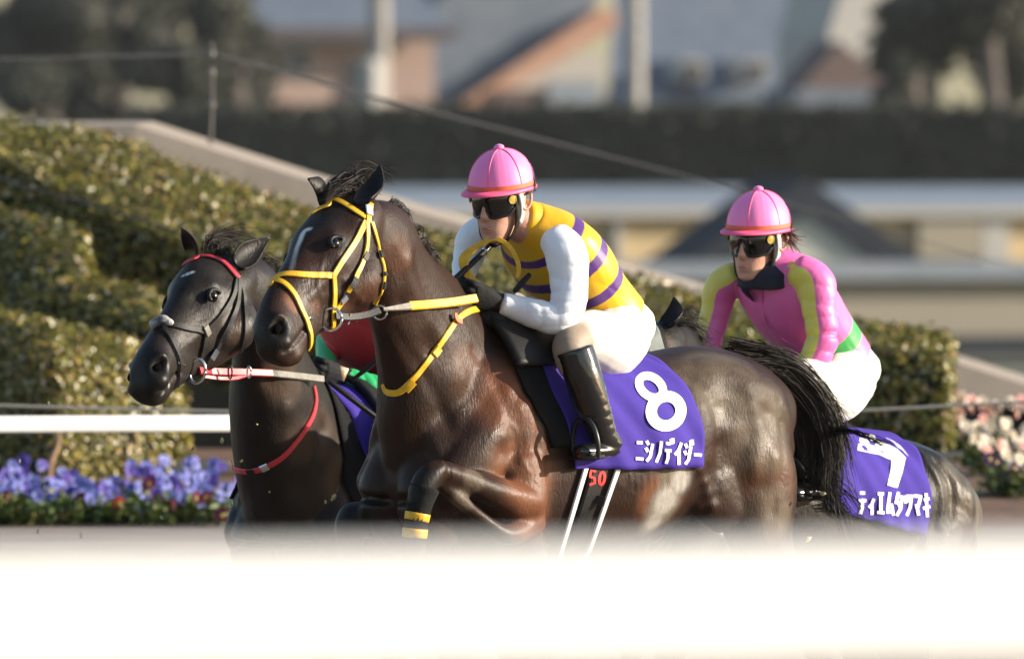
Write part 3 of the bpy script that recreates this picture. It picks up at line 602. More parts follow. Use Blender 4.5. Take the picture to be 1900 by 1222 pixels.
def ribbons(name, paths, w_, m, parent, taper=True, seed=0):
    """hair: each path (k,3) becomes a thin crossed ribbon; one joined mesh"""
    r = np.random.default_rng(seed); vs = []; fs = []; n0 = 0
    for p in paths:
        p = np.asarray(p); T = nrm(np.gradient(p, axis=0)); s = nrm(np.cross(T, nrm(r.normal(size=3)))); k = len(p)
        ww = (w_ * r.uniform(.6, 1.3) * (np.linspace(1, .12, k)**.7 if taper else np.ones(k)))[:, None]
        vs.append(np.stack([p - s*ww, p + np.cross(T, s)*ww*.5, p + s*ww], 1).reshape(-1, 3))
        for i in range(k-1):
            a = n0 + 3*i; fs += [[a, a+1, a+4, a+3], [a+1, a+2, a+5, a+4]]
        n0 += 3*k
    mb = MB(); mb.v = [np.vstack(vs)]; mb.f = fs; mb.n = n0; mb.m = [0]*len(fs); return obj(name, mb, m, parent)
def hairs(ctrl, n, spread0, spread1, k=9, seed=1, wig=.01, lenvar=.35):
    """ctrl: control points; strands follow it with individual offsets growing to the tip"""
    r = np.random.default_rng(seed); C = herm(to_np(ctrl), 40); out = []
    for q_ in range(n):
        if q_ % 14 == 0: cl0, cl1, cph, ce = r.normal(size=3), r.normal(size=3), r.uniform(0, 6.3, 3), r.random()
        e = 1 - lenvar*np.clip(ce*.8 + .2*r.random(), 0, 1); idx = np.linspace(0, (len(C)-1)*e, k); base = np.stack([np.interp(idx, np.arange(len(C)), C[:, j]) for j in range(3)], 1)
        o0 = (cl0*.8 + .5*r.normal(size=3))*spread0; o1 = (cl1*.9 + .22*r.normal(size=3))*spread1; t = np.linspace(0, 1, k)[:, None]
        ph = cph + r.normal(size=3)*.35; base = base + o0*(1-t) + o1*t**1.1 + wig*t*np.sin(ph + t*r.uniform(3, 8)); out.append(base)
    return out
STN = [(.37, 1.12, .06, .05), (.345, 1.12, .15, .13), (.28, 1.14, .25, .185), (.16, 1.17, .33, .215), (0, 1.21, .385, .235), (-.2, 1.19, .35, .262), (-.42, 1.18, .325, .28), (-.62, 1.215, .285, .275), (-.78, 1.26, .25, .262), (-.92, 1.275, .245, .252), (-1.04, 1.25, .23, .222), (-1.12, 1.20, .19, .165), (-1.16, 1.16, .08, .07)]
def horse_mesh(fr, neck, H, legs, extra=()):
    mb = MB(); k = fr.k; W = fr.W
    tube(mb, [(W(u, 0, z), w_*k, h*k) for u, z, h, w_ in STN], up=fr.zp, nseg=32, n=60, caps=(.3, .3), e=2.15)
    for sd in (1, -1):
        tube(mb, [(W(-.70, sd*.11, 1.39), .08*k), (W(-.85, sd*.115, 1.375), .125*k), (W(-1.0, sd*.115, 1.32), .13*k), (W(-1.10, sd*.11, 1.18), .09*k)], up=fr.zp)
        tube(mb, [(W(.02, sd*.10, 1.50), .05*k, .07*k), (W(.06, sd*.15, 1.36), .07*k, .11*k), (W(.20, sd*.165, 1.18), .075*k, .11*k), (W(.31, sd*.15, 1.08), .06*k, .085*k)], up=fr.f)
        tube(mb, [(W(-.12, sd*.15, 1.34), .05*k, .09*k), (W(-.06, sd*.165, 1.18), .07*k, .14*k), (W(.0, sd*.17, 1.03), .065*k, .10*k)], up=fr.f)
        tube(mb, [(W(.30, sd*.075, 1.20), .07*k), (W(.335, sd*.085, 1.05), .085*k), (W(.26, sd*.08, .93), .06*k)])
        tube(mb, [(W(-.62, sd*.17, 1.22), .06*k, .10*k), (W(-.74, sd*.19, 1.12), .06*k, .12*k), (W(-.86, sd*.19, 1.0), .05*k, .09*k)], up=fr.f)
    for st in legs: tube(mb, st, up=fr.f, nseg=14)
    tube(mb, neck, nseg=26, n=30, e=2.0)
    head_shell(mb, H)
    for st in extra: tube(mb, st, nseg=14)
    me = remesh(mb, .0072, 18, .5)
    v = getv(me); nn = getn(me); v = v + nn*head_detail(v, nn, H)[:, None]
    # broad muscle relief on the body
    v = v + nn*(snoise(v, 11, 5, 2)*.0045 + snoise(v, 30, 6, 2)*.0012)[:, None]
    setv(me, v); me.polygons.foreach_set('use_smooth', [True]*len(me.polygons)); return me
def relief(me, pts):
    """pts: (world point, sigma, amount): individual muscles, hollows, veins"""
    v = getv(me); nn = getn(me); d = np.zeros(len(v))
    for p, s, a in pts: d += a*gauss(v, p, s)
    setv(me, v + nn*d[:, None])
def paint(me, name, pts, base=0.0):
    v = getv(me); a = np.full(len(v), base)
    for p, s, x in pts: a = np.maximum(a, x*np.minimum(1, 1.6*gauss(v, p, s))) if x > 0 else a*(1 + x*np.minimum(1, 1.6*gauss(v, p, s)))
    attr(me, name, a)
def hit(bv, px, py, off=.003, Y=None):
    d = RAY(px, py); h = bv.ray_cast(EYE, d)
    if h[0] is None or (Y and h[0].y > Y):
        q = P(px, py, Y or 40); h = bv.find_nearest(q)
    n_ = h[1]; n_ = n_ if n_.dot(d) < .2 else -n_
    return h[0] + n_*off, n_
def ribbon_strap(mb, pts, nor, width, thick):
    p = np.asarray(pts); nr_ = nrm(np.asarray(nor)); T = nrm(np.gradient(p, axis=0)); B_ = nrm(np.cross(T, nr_)); nr_ = np.cross(B_, T); w_ = np.broadcast_to(np.asarray(width, float), (len(p),))[:, None]/2
    v = np.stack([p - B_*w_, p - B_*w_*.8 + nr_*thick, p + B_*w_*.8 + nr_*thick, p + B_*w_], 1).reshape(-1, 3); n = len(p)
    f = [[4*i+j, 4*i+(j+1) % 4, 4*i+4+(j+1) % 4, 4*i+4+j] for i in range(n-1) for j in range(4)] + [[3, 2, 1, 0], [4*n-4, 4*n-3, 4*n-2, 4*n-1]]
    mb.add(v, f)
def strap(name, bv, px, width, m, parent, thick=.0035, off=.002, Y=None, n=None, seg=None):
    q = herm(np.array(px, float), n or max(10, len(px)*7)); P_, N_ = [], []
    hs = [bv.ray_cast(EYE, RAY(x, y))[0] for x, y in q]; good = [h.y for h in hs if h is not None]; yl = float(np.median(good)) if good else 40
    for (x, y), h0 in zip(q, hs):
        if h0 is not None: a, b = hit(bv, x, y, off); yl = a.y
        else:
            h = bv.find_nearest(P(x, y, yl)); a, b = h[0] + h[1]*off, h[1]
        P_.append(a); N_.append(b)
    P_, N_ = to_np(P_), to_np(N_)
    for _ in range(2): N_[1:-1] = (N_[:-2] + N_[1:-1]*2 + N_[2:])/4; P_[1:-1] = (P_[:-2] + P_[1:-1]*2 + P_[2:])/4
    mb = MB(); ribbon_strap(mb, P_ + nrm(N_)*.0015, N_, width, thick); return obj(name, mb, m, parent, smooth=False)
def air(name, pts, width, m, parent, bv=None, thick=.005, clear=.012, nor=None, n=None):
    """pts: (px,py,Y): a strap in the air that keeps clear of the mesh bv"""
    q = herm(np.array(pts, float), n or len(pts)*8); P_ = []
    for x, y, Y in q:
        p = P(x, y, Y)
        if bv is not None:
            h = bv.ray_cast(EYE, RAY(x, y))
            if h[0] is not None and h[0].y - clear < Y: p = EYE + RAY(x, y)*((h[0]-EYE).length - clear)
        P_.append(p)
    P_ = to_np(P_); mb = MB(); N_ = np.tile(np.array(nor if nor is not None else (.15, -1, .25), float), (len(P_), 1)); ribbon_strap(mb, P_, N_, width, thick); return obj(name, mb, m, parent, smooth=False)
M['nostril'] = mat('dark_nostril', (.004, .003, .003), rough=1, spec=0)
def eyeball(H, sd, parent):
    mb = MB(); ball(mb, H.p((.213, sd*.0855, -.036)), .0215, 20, 14); o = obj('eye', mb, M['eye'], parent); mb = MB(); ball(mb, H.p((.598, sd*.0475, -.086)), (.020, .012, .0145), 16, 10, M=H.R); obj('nostril', mb, M['nostril'], parent)
    return o
def finish_horse(me, coat, label, fr, H, lids=True):
    me.materials.append(coat); o = link('horse', me); tag(o, label, 'horse'); 
    for sd in (1, -1): eyeball(H, sd, o)
    return o
def eyelid(H, sd, o, coat):
    # a soft rim above the eye
    mb = MB(); st = []
    for t in np.linspace(-.1, math.pi + .1, 11): st.append((H.p((.213 - .026*math.cos(t), sd*(.099 - .006*math.sin(t)), -.034 + .0185*math.sin(t))), .0075))
    tube(mb, st, nseg=8, n=22); e_ = obj('eyelid', mb, coat, o)
    z = np.zeros(len(e_.data.vertices)); [attr(e_.data, k, z + x) for k, x in (('tan', 0), ('dust_shine', 0), ('dark', 1), ('white', 0))]
def hoofs(pts, o):
    for a, b in pts:
        mb = MB(); a, b = V(a), V(b); d = (b - a).normalized(); tube(mb, [(a, .042), (a + d*.05, .052), (a + d*.09, .06)], up=(1, 0.2, .1), nseg=14, caps=(.2, .1)); obj('hoof', mb, M['hoof'], o)
def groove(hp, px, s, a, n=12):
    q = herm(np.array(px, float), n); return [(hp(x, y), s, a) for x, y in q]
# ---------------- horse number 8
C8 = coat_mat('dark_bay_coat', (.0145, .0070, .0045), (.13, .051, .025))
f8 = Frame(900, 40.0, 0, 42)
R8 = [[-0.4671, 0.7456, -0.4752], [-0.7062, -0.638, -0.3068], [-0.532, 0.1923, 0.8246]]
H8 = Head(R8, (642, 382), 39.42, 1.0, {'eye': (628, 447), 'nos': (518, 608), 'earn': (692, 374), 'earf': (588, 368), 'chin': (542, 668), 'jaw': (700, 555), 'star': (560, 432), 'nose': (507, 518)})
neck8 = [(H8.p((.03, 0, -.07)), .065, .085), (P(705, 450, 39.52), .078, .135), (P(745, 540, 39.66), .095, .185), (P(790, 630, 39.80), .125, .245), (f8.W(.06, 0, 1.27), .17, .31), (f8.W(-.12, 0, 1.28), .15, .26)]
w = f8.B
legs8 = [
  [(f8.W(-.93, .13, 1.26), .13, .19), (f8.W(-.98, .165, 1.08), .115, .165), (f8.W(-1.0, .175, .92), .09, .12), (f8.W(-1.12, .165, .74), .06, .075), (f8.W(-1.27, .15, .58), .045, .055), (f8.W(-1.33, .15, .42), .028, .034), (f8.W(-1.38, .15, .27), .035, .036), (f8.W(-1.42, .15, .16), .028, .03)],
  [(f8.W(-.90, -.13, 1.26), .13, .19), (f8.W(-.80, -.165, 1.05), .115, .165), (f8.W(-.72, -.175, .92), .09, .12), (f8.W(-.80, -.165, .74), .06, .075), (f8.W(-.92, -.15, .56), .045, .055), (f8.W(-.84, -.15, .40), .028, .034), (f8.W(-.78, -.15, .26), .035, .036), (f8.W(-.72, -.15, .16), .028, .03)],
  [(w(962, 860, .19), .075, .10), (w(978, 922, .22), .060, .070), (w(905, 908, .255), .052, .048), (w(845, 882, .27), .041, .038), (w(805, 875, .275), .046, .040), (w(785, 905, .275), .043, .045), (w(775, 955, .27), .034, .034), (w(765, 1040, .26), .032, .032), (w(762, 1075, .26), .036, .036), (w(740, 1130, .26), .028, .028)],
  [(w(990, 965, .21), .045), (w(940, 992, .25), .036), (w(885, 955, .265), .024), (w(838, 916, .27), .024), (w(815, 897, .27), .02)],
  [(w(800, 880, -.15), .08), (w(760, 950, -.16), .075), (w(700, 965, -.17), .064), (w(655, 968, -.17), .058), (w(650, 1010, -.17), .043), (w(700, 1100, -.17), .034), (w(715, 1140, -.17), .036), (w(735, 1180, -.17), .028)],
]
extra8 = [[(w(945, 760, .155), .09, .12), (w(962, 850, .165), .085, .11), (w(975, 925, .165), .062, .08)], [(w(985, 930, .18), .045), (w(975, 985, .17), .05), (w(985, 1050, .12), .05)]]
me8 = horse_mesh(f8, neck8, H8, legs8, extra8)
bv8 = bvh(me8)
hp = lambda x, y: hit(bv8, x, y, 0)[0]
relief(me8, [(hp(1000, 745), .05, -.014), (hp(935, 840), .035, -.012), (hp(905, 760), .05, -.012), (hp(965, 720), .06, .008), (hp(1345, 760), .05, -.016), (hp(1400, 730), .07, .010), (hp(1345, 830), .05, -.018), (hp(1440, 850), .05, .012), (hp(1400, 900), .04, -.010), (hp(1275, 700), .05, -.010), (hp(1310, 690), .06, .008), (hp(760, 480), .03, .006), (hp(745, 560), .03, -.010), (hp(800, 640), .05, -.012), (hp(850, 700), .05, .010), (hp(820, 780), .05, -.012)] +
       [(hp(1290 + 8*i, 850 + 22*i), .02, .010) for i in range(5)] + [(hp(640 + 10*i, 520 + 12*i), .012, .004) for i in range(7)])
relief(me8, groove(hp, [(1262, 690), (1308, 722), (1335, 785), (1338, 850), (1328, 920)], .022, -.0055) + groove(hp, [(1200, 672), (1255, 702), (1292, 762)], .018, -.0035) + groove(hp, [(1445, 745), (1452, 830), (1436, 950)], .020, -.0045) + groove(hp, [(1385, 720), (1405, 800), (1398, 900)], .03, .004)
  + groove(hp, [(880, 650), (925, 720), (950, 800), (955, 860)], .020, -.0045) + groove(hp, [(985, 690), (1000, 760), (1000, 830)], .018, -.0045) + groove(hp, [(730, 610), (790, 700), (835, 790)], .022, -.0045) + groove(hp, [(700, 620), (720, 720), (745, 820)], .02, .003)
  + groove(hp, [(770, 480), (800, 560), (840, 620)], .02, -.003) + groove(hp, [(735, 450), (770, 540), (815, 630)], .025, .003) + groove(hp, [(925, 760), (960, 800), (968, 850), (985, 880)], .006, .0016, 24) + groove(hp, [(1150, 900), (1200, 930), (1250, 940), (1290, 900)], .006, .0014, 24) + groove(hp, [(600, 480), (590, 530), (600, 560)], .006, .0016, 18) + groove(hp, [(668, 480), (655, 520), (625, 545), (590, 550)], .007, .0016, 18)
  + [(hp(1170 + 12*i, 890 + 5*(i % 3)), (.006, .03, .03), .002) for i in range(10)])
for nm, pts, b in (('tan', [(hp(960, 740), .14, .75), (hp(975, 880), .13, .85), (hp(870, 690), .10, .45), (hp(990, 960), .10, .9), (hp(1290, 960), .07, .9), (hp(545, 560), .035, .9), (hp(585, 570), .03, .45), (hp(690, 540), .06, .45), (hp(740, 470), .07, .45), (hp(660, 470), .035, .25), (hp(700, 600), .05, .3), (hp(1440, 880), .12, .5), (hp(1230, 930), .12, .45), (hp(650, 560), .05, .35)], .2),
                   ('dust_shine', [(hp(1330, 700), .16, .62), (hp(1420, 800), .16, .6), (hp(1430, 950), .1, .65), (hp(880, 890), .05, .6), (hp(860, 930), .05, .6), (hp(1010, 770), .05, .5), (hp(1230, 940), .07, 1.2), (hp(1250, 890), .06, 1.2), (hp(1210, 970), .05, 1.0), (hp(520, 655), .02, .35)], .06),  # rump dust, plus girth spots that paint the wet coat's highlight
                   ('dark', [(hp(628, 447), .028, .9), (hp(510, 620), .06, .9), (hp(785, 910), .07, 1), (hp(650, 960), .09, .9), (hp(560, 420), .09, .5), (hp(600, 400), .07, .7), (hp(770, 1000), .08, 1)], 0),
                   ('white', [*[(hp(x, y), .0085, k) for x, y, k in herm(np.array([(574, 425, .8), (568, 426, .9), (563, 431, .9), (557, 445, .8), (551, 459, .6), (547, 473, .45), (543, 487, .35), (540, 501, .2)], float), 46)], (hp(1235, 930), .055, .4), (hp(1262, 892), .045, .4), (hp(1215, 965), .04, .35), (hp(552, 652), .014, .12)], 0)): paint(me8, nm, pts, b)  # girth spots paint a reflection in white; blaze and lip are markings
bv8 = bvh(me8)
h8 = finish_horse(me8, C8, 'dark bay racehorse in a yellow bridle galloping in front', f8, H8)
for sd in (1, -1): eyelid(H8, sd, h8, C8)
ear(H8, 1, P(707, 296, 39.5), (-.35, -.75, .1), C8, h8); ear(H8, -1, P(562, 327, 39.36), (-.9, -.35, .35), C8, h8, wd=.042)
hoofs([(w(740, 1130, .15), w(715, 1180, .15)), (w(735, 1180, -.17), w(740, 1230, -.17)), (f8.W(-1.42, .15, .16), f8.W(-1.48, .15, .08)), (f8.W(-.72, -.15, .16), f8.W(-.70, -.15, .06))], h8)
pt = lambda l: [P(*q) for q in l]
ribbons('forelock', hairs(pt([(640, 355, 39.45), (625, 352, 39.4), (612, 358, 39.38), (604, 374, 39.36)]), 200, .022, .014, seed=2) + hairs(pt([(655, 360, 39.5), (645, 336, 39.5), (668, 322, 39.52), (705, 326, 39.55), (742, 346, 39.55)]), 240, .022, .018, seed=3, lenvar=.5) + hairs(pt([(630, 362, 39.45), (642, 336, 39.5), (672, 326, 39.52), (690, 338, 39.55)]), 220, .025, .016, seed=4, lenvar=.4) + hairs(pt([(622, 360, 39.45), (618, 346, 39.48), (640, 332, 39.5), (668, 330, 39.52)]), 220, .018, .013, seed=5, lenvar=.3), .0011, M['hair'], h8, seed=1)
mane = []
for x, y, Y in [(715, 385, 39.55), (735, 405, 39.58), (755, 428, 39.62), (775, 452, 39.66), (790, 470, 39.7)]:
    mane += hairs(pt([(x - 2, y + 3, Y), (x + 12, y - 6, Y + .02), (x + 26, y + 2, Y + .05), (x + 34, y + 18, Y + .09)]), 100, .012, .012, seed=int(x), lenvar=.6)
ribbons('mane', mane, .0011, M['hair'], h8, seed=2)
tl = hairs(pt([(1362, 664, 40.72), (1430, 670, 40.76), (1492, 712, 40.82), (1533, 785, 40.86), (1545, 860, 40.88), (1538, 935, 40.88)]), 1500, .024, .038, k=12, seed=8, lenvar=.4, wig=.006)
tl += hairs(pt([(1400, 668, 40.74), (1455, 688, 40.78), (1505, 750, 40.84), (1528, 845, 40.86), (1520, 925, 40.86)]), 800, .024, .034, k=11, seed=9, lenvar=.35, wig=.006)
tl += hairs(pt([(1410, 664, 40.76), (1475, 690, 40.8), (1530, 728, 40.84), (1570, 760, 40.86), (1592, 778, 40.86)]), 90, .014, .014, k=10, seed=10, lenvar=.55, wig=.008)
tl += hairs(pt([(1545, 800, 40.86), (1590, 803, 40.7), (1630, 815, 40.6), (1668, 834, 40.5)]), 40, .010, .005, k=8, seed=11, lenvar=.25)
tl += hairs(pt([(1500, 890, 40.9), (1540, 910, 40.9), (1572, 945, 40.9), (1590, 985, 40.9)]), 160, .035, .035, k=9, seed=12, lenvar=.5)
tail = ribbons('tail', tl, .0018, M['hair'], h8, seed=3)
mb = MB(); tube(mb, [(P(1360, 678, 40.74), .04), (P(1420, 684, 40.78), .05), (P(1480, 720, 40.84), .055), (P(1525, 790, 40.9), .06), (P(1535, 860, 40.92), .05), (P(1530, 905, 40.92), .02)], nseg=16); obj('tail_core', mb, M['hair'], tail)
# ---------------- horse number on the left (red bridle)
C1 = coat_mat('near_black_coat', (.0095, .0078, .0068), (.078, .048, .031), dust_shine=(.085, .07, .053))
f1 = Frame(622, 41.9, -.22, 60, 3)
R1 = [[-0.4592, 0.8048, -0.3762], [-0.7512, -0.5778, -0.3191], [-0.4742, 0.1361, 0.8699]]
H1 = Head(R1, (411, 484), 41.05, 1.0, {'eye': (400, 548), 'nos': (297, 680), 'earn': (465, 492), 'earf': (342, 470), 'chin': (290, 740), 'jaw': (468, 640), 'star': (350, 507), 'nose': (293, 600)})
neck1 = [(H1.p((.03, 0, -.07)), .065, .085), (P(468, 545, 41.18), .078, .125), (P(490, 635, 41.32), .102, .175), (P(508, 735, 41.46), .14, .225), (f1.W(.12, 0, 1.26), .175, .29), (f1.W(-.1, 0, 1.28), .15, .26)]
w = f1.B
def gallop(f): return [
  [(f.W(-.93, .13, 1.26), .13, .19), (f.W(-.90, .165, 1.06), .115, .165), (f.W(-.84, .175, .92), .09, .12), (f.W(-.95, .165, .74), .06, .075), (f.W(-1.08, .15, .58), .045, .055), (f.W(-1.10, .15, .42), .028, .034), (f.W(-1.10, .15, .27), .035, .036), (f.W(-1.08, .15, .20), .028, .03)],
  [(f.W(-.93, -.13, 1.26), .13, .19), (f.W(-.98, -.165, 1.06), .115, .165), (f.W(-1.0, -.175, .92), .09, .12), (f.W(-1.12, -.165, .74), .06, .075), (f.W(-1.27, -.15, .6), .045, .055), (f.W(-1.33, -.15, .45), .028, .034), (f.W(-1.38, -.15, .32), .035, .036), (f.W(-1.42, -.15, .24), .028, .03)],
  [(f.W(.08, .17, 1.0), .085, .11), (f.W(.18, .17, .84), .06, .07), (f.W(.30, .16, .68), .045, .048), (f.W(.30, .15, .52), .032, .034), (f.W(.28, .15, .36), .036, .036), (f.W(.30, .15, .27), .028, .028)],
  [(f.W(.08, -.17, 1.0), .085, .11), (f.W(.28, -.17, .90), .06, .07), (f.W(.44, -.16, .82), .045, .048), (f.W(.44, -.15, .64), .032, .034), (f.W(.40, -.15, .50), .036, .036), (f.W(.38, -.15, .42), .028, .028)]]
def gallop_hoofs(f): return [(f.W(-1.08, .15, .20), f.W(-1.06, .15, .12)), (f.W(-1.42, -.15, .24), f.W(-1.48, -.15, .17)), (f.W(.30, .15, .27), f.W(.33, .15, .19)), (f.W(.38, -.15, .42), f.W(.40, -.15, .34))]
me1 = horse_mesh(f1, neck1, H1, gallop(f1))
bv1 = bvh(me1); hp = lambda x, y: hit(bv1, x, y, 0)[0]
relief(me1, [(hp(600, 800), .04, -.014), (hp(640, 850), .05, .012), (hp(560, 900), .05, -.012), (hp(470, 900), .05, -.014), (hp(430, 900), .06, .010), (hp(530, 760), .035, .010), (hp(500, 700), .035, -.012), (hp(650, 780), .03, .008), (hp(620, 930), .05, .010)])
for nm, pts, b in (('tan', [(hp(640, 880), .12, .6), (hp(600, 800), .1, .5), (hp(530, 640), .06, .55), (hp(440, 610), .06, .5), (hp(540, 720), .07, .45), (hp(390, 600), .05, .3), (hp(520, 700), .09, .6), (hp(560, 820), .09, .5)], .24), ('dust_shine', [(hp(640, 850), .12, .35), (hp(310, 720), .03, .4), (hp(360, 620), .04, .3)], .05),
                   ('dark', [(hp(400, 548), .028, .9), (hp(280, 690), .08, .9), (hp(360, 540), .12, .5)], 0), ('white', [(hp(348, 508), .008, .9), (hp(356, 505), .007, .9), (hp(340, 511), .006, .8), (hp(300, 728), .009, .5), (hp(312, 715), .008, .5)], 0)): paint(me1, nm, pts, b)
bv1 = bvh(me1)
h1_ = finish_horse(me1, C1, 'near black racehorse in a red and black bridle on the left', f1, H1)
for sd in (1, -1): eyelid(H1, sd, h1_, C1)
ear(H1, 1, P(510, 434, 41.12), (-.25, -1, -.25), C1, h1_, wd=.044); ear(H1, -1, P(331, 422, 40.9), (-.5, -.6, -.3), C1, h1_, wd=.036)
hoofs(gallop_hoofs(f1), h1_)
ribbons('forelock', hairs(pt([(400, 476, 41.05), (395, 450, 41.05), (425, 440, 41.1), (452, 448, 41.12)]), 240, .022, .015, seed=21, lenvar=.4) + hairs(pt([(415, 476, 41.1), (405, 448, 41.1), (440, 436, 41.14), (475, 452, 41.16)]), 240, .02, .018, seed=22, lenvar=.5), .0011, M['hair'], h1_, seed=4)
mane = []
for x, y, Y in [(470, 492, 41.2), (485, 515, 41.25), (498, 540, 41.3), (512, 565, 41.34), (526, 595, 41.4)]: mane += hairs(pt([(x, y, Y), (x + 22, y - 12, Y + .02), (x + 42, y + 2, Y + .05), (x + 54, y + 24, Y + .08)]), 120, .014, .018, seed=int(x), lenvar=.5)
ribbons('mane', mane, .0012, M['hair'], h1_, seed=5)
ribbons('tail', hairs([f1.W(-1.12, 0, 1.42), f1.W(-1.3, 0, 1.4), f1.W(-1.5, 0, 1.1), f1.W(-1.55, 0, .8)], 160, .03, .08, seed=23), .004, M['hair'], h1_, seed=6)
# ---------------- horse number 7 (behind)
C7 = coat_mat('brown_black_coat', (.0095, .008, .007), (.07, .045, .028), dust_shine=(.10, .082, .06), rough=.38)
f7 = Frame(1318, 41.9, -.10, 42, 13, .97)
H7 = Head(R1, (1222, 612), 41.2, .98)
neck7 = [(H7.p((.03, 0, -.07)), .065, .085), (P(1250, 660, 41.35), .08, .13), (P(1275, 720, 41.5), .1, .17), (P(1300, 780, 41.7), .13, .22), (f7.W(.08, 0, 1.26), .17, .29), (f7.W(-.1, 0, 1.28), .15, .25)]
me7 = horse_mesh(f7, neck7, H7, gallop(f7))
bv7 = bvh(me7); hp = lambda x, y: hit(bv7, x, y, 0)[0]
relief(me7, groove(hp, [(1705, 838), (1735, 880), (1748, 930), (1742, 975)], .016, .006) + groove(hp, [(1735, 850), (1765, 890), (1768, 960)], .018, -.008) + groove(hp, [(1770, 850), (1795, 900), (1800, 970)], .016, .005) + groove(hp, [(1815, 900), (1825, 960)], .016, -.005))
for nm, pts, b in (('tan', [(hp(1230, 640), .05, .7), (hp(1800, 960), .12, .4)], .1), ('dust_shine', [(hp(1780, 900), .12, .55), (hp(1820, 960), .1, .6)], .03), ('dark', [(hp(1720, 830), .05, .6)], 0), ('white', [], 0)): paint(me7, nm, pts, b)
bv7 = bvh(me7)
h7 = finish_horse(me7, C7, 'black brown racehorse at the back under the pink silks', f7, H7)
ear(H7, 1, P(1249, 540, 41.2), (-.55, -.8, -.2), C7, h7, wd=.046); ear(H7, -1, P(1180, 560, 41.05), (-.3, -.9, .1), C7, h7)
hoofs(gallop_hoofs(f7), h7)
mane = []
for x, y, Y in [(1240, 590, 41.3), (1255, 610, 41.35), (1268, 635, 41.4), (1280, 660, 41.45)]: mane += hairs(pt([(x, y, Y), (x + 22, y - 10, Y), (x + 48, y + 0, Y + .03), (x + 70, y + 18, Y + .05)]), 90, .012, .016, seed=int(x), lenvar=.6)
mane += hairs(pt([(1232, 605, 41.2), (1262, 600, 41.2), (1290, 606, 41.22), (1308, 614, 41.25)]), 90, .007, .004, seed=77, lenvar=.3)
ribbons('mane', mane, .0012, M['hair'], h7, seed=7)
ribbons('tail', hairs([f7.W(-1.08, -.06, 1.40), f7.W(-1.16, -.1, 1.30), f7.W(-1.18, -.12, 1.0), f7.W(-1.2, -.12, .6)], 200, .02, .05, seed=24), .004, M['hair'], h7, seed=8)
# ------------------------------------------------------------------ people
def head_mesh(mb):
    rows = []; n = 40
    prof = [(-.140, .060, .028, .018), (-.132, .080, .005, .034), (-.112, .092, -.02, .046), (-.086, .095, -.045, .054), (-.060, .094, -.062, .061), (-.02, .093, -.082, .067), (.01, .094, -.095, .071), (.04, .094, -.102, .075), (.07, .088, -.10, .075), (.10, .066, -.082, .062), (.122, .03, -.045, .034), (.13, .0, -.015, .01)]
    Q = herm(np.array([(0*i, 0, z, f, b, w_) for i, (z, f, b, w_) in enumerate(prof)]), 44)
    for _, _, z, f, b, w_ in Q:
        th = np.linspace(0, 2*np.pi, n, endpoint=False); c, s = np.cos(th), np.sin(th); x = (f+b)/2 + (f-b)/2*np.sign(c)*np.abs(c)**.9; rows.append(np.c_[x, w_*np.sign(s)*np.abs(s)**.85, np.full(n, z)])
    v = np.vstack(rows); g = lambda c, s_: gauss(v, c, s_); d = np.zeros_like(v)
    d[:, 0] += .022*g((.095, 0, -.046), (.05, .0125, .015)) + .015*g((.095, 0, -.018), (.05, .010, .026)) - .004*g((.09, 0, -.064), (.04, .008, .006))
    for sd in (1, -1): d[:, 0] += .006*g((.09, sd*.014, -.051), (.04, .007, .008)) - .009*g((.09, sd*.033, .005), (.05, .016, .013)) + .006*g((.08, sd*.045, -.040), (.05, .018, .016))
    d[:, 0] += .006*g((.09, 0, -.079), (.04, .024, .006)) + .0065*g((.09, 0, -.093), (.04, .020, .006)) - .006*g((.09, 0, -.086), (.04, .026, .0028)) - .005*g((.09, 0, -.106), (.04, .02, .008)) + .007*g((.08, 0, -.125), (.04, .018, .012)) + .006*g((.09, 0, .028), (.05, .05, .012))
    v = v + d; N = len(rows); v = np.vstack([v, v[:n].mean(0)[None], v[-n:].mean(0)[None]])
    f = [[i*n+j, i*n+(j+1) % n, (i+1)*n+(j+1) % n, (i+1)*n+j] for i in range(N-1) for j in range(n)] + [[N*n, (j+1) % n, j] for j in range(n)] + [[N*n+1, (N-1)*n+j, (N-1)*n+(j+1) % n] for j in range(n)]
    mb.add(v, f)
class HF:  # head frame: forward, left, up
    def __init__(s, o, fwd, up, k=1.0):
        s.o = np.array(o); f = nrm(np.array(fwd, float)); l = nrm(np.cross(up, f)); s.M = np.stack([f, l, np.cross(f, l)], 1); s.k = k
    def w(s, a): return s.o + np.atleast_2d(np.asarray(a, float)) @ s.M.T * s.k
    def p(s, a): return V(s.w(a)[0])
def put(mb, H): 
    v = H.w(mb.arr()); mb.v = [v]; return mb
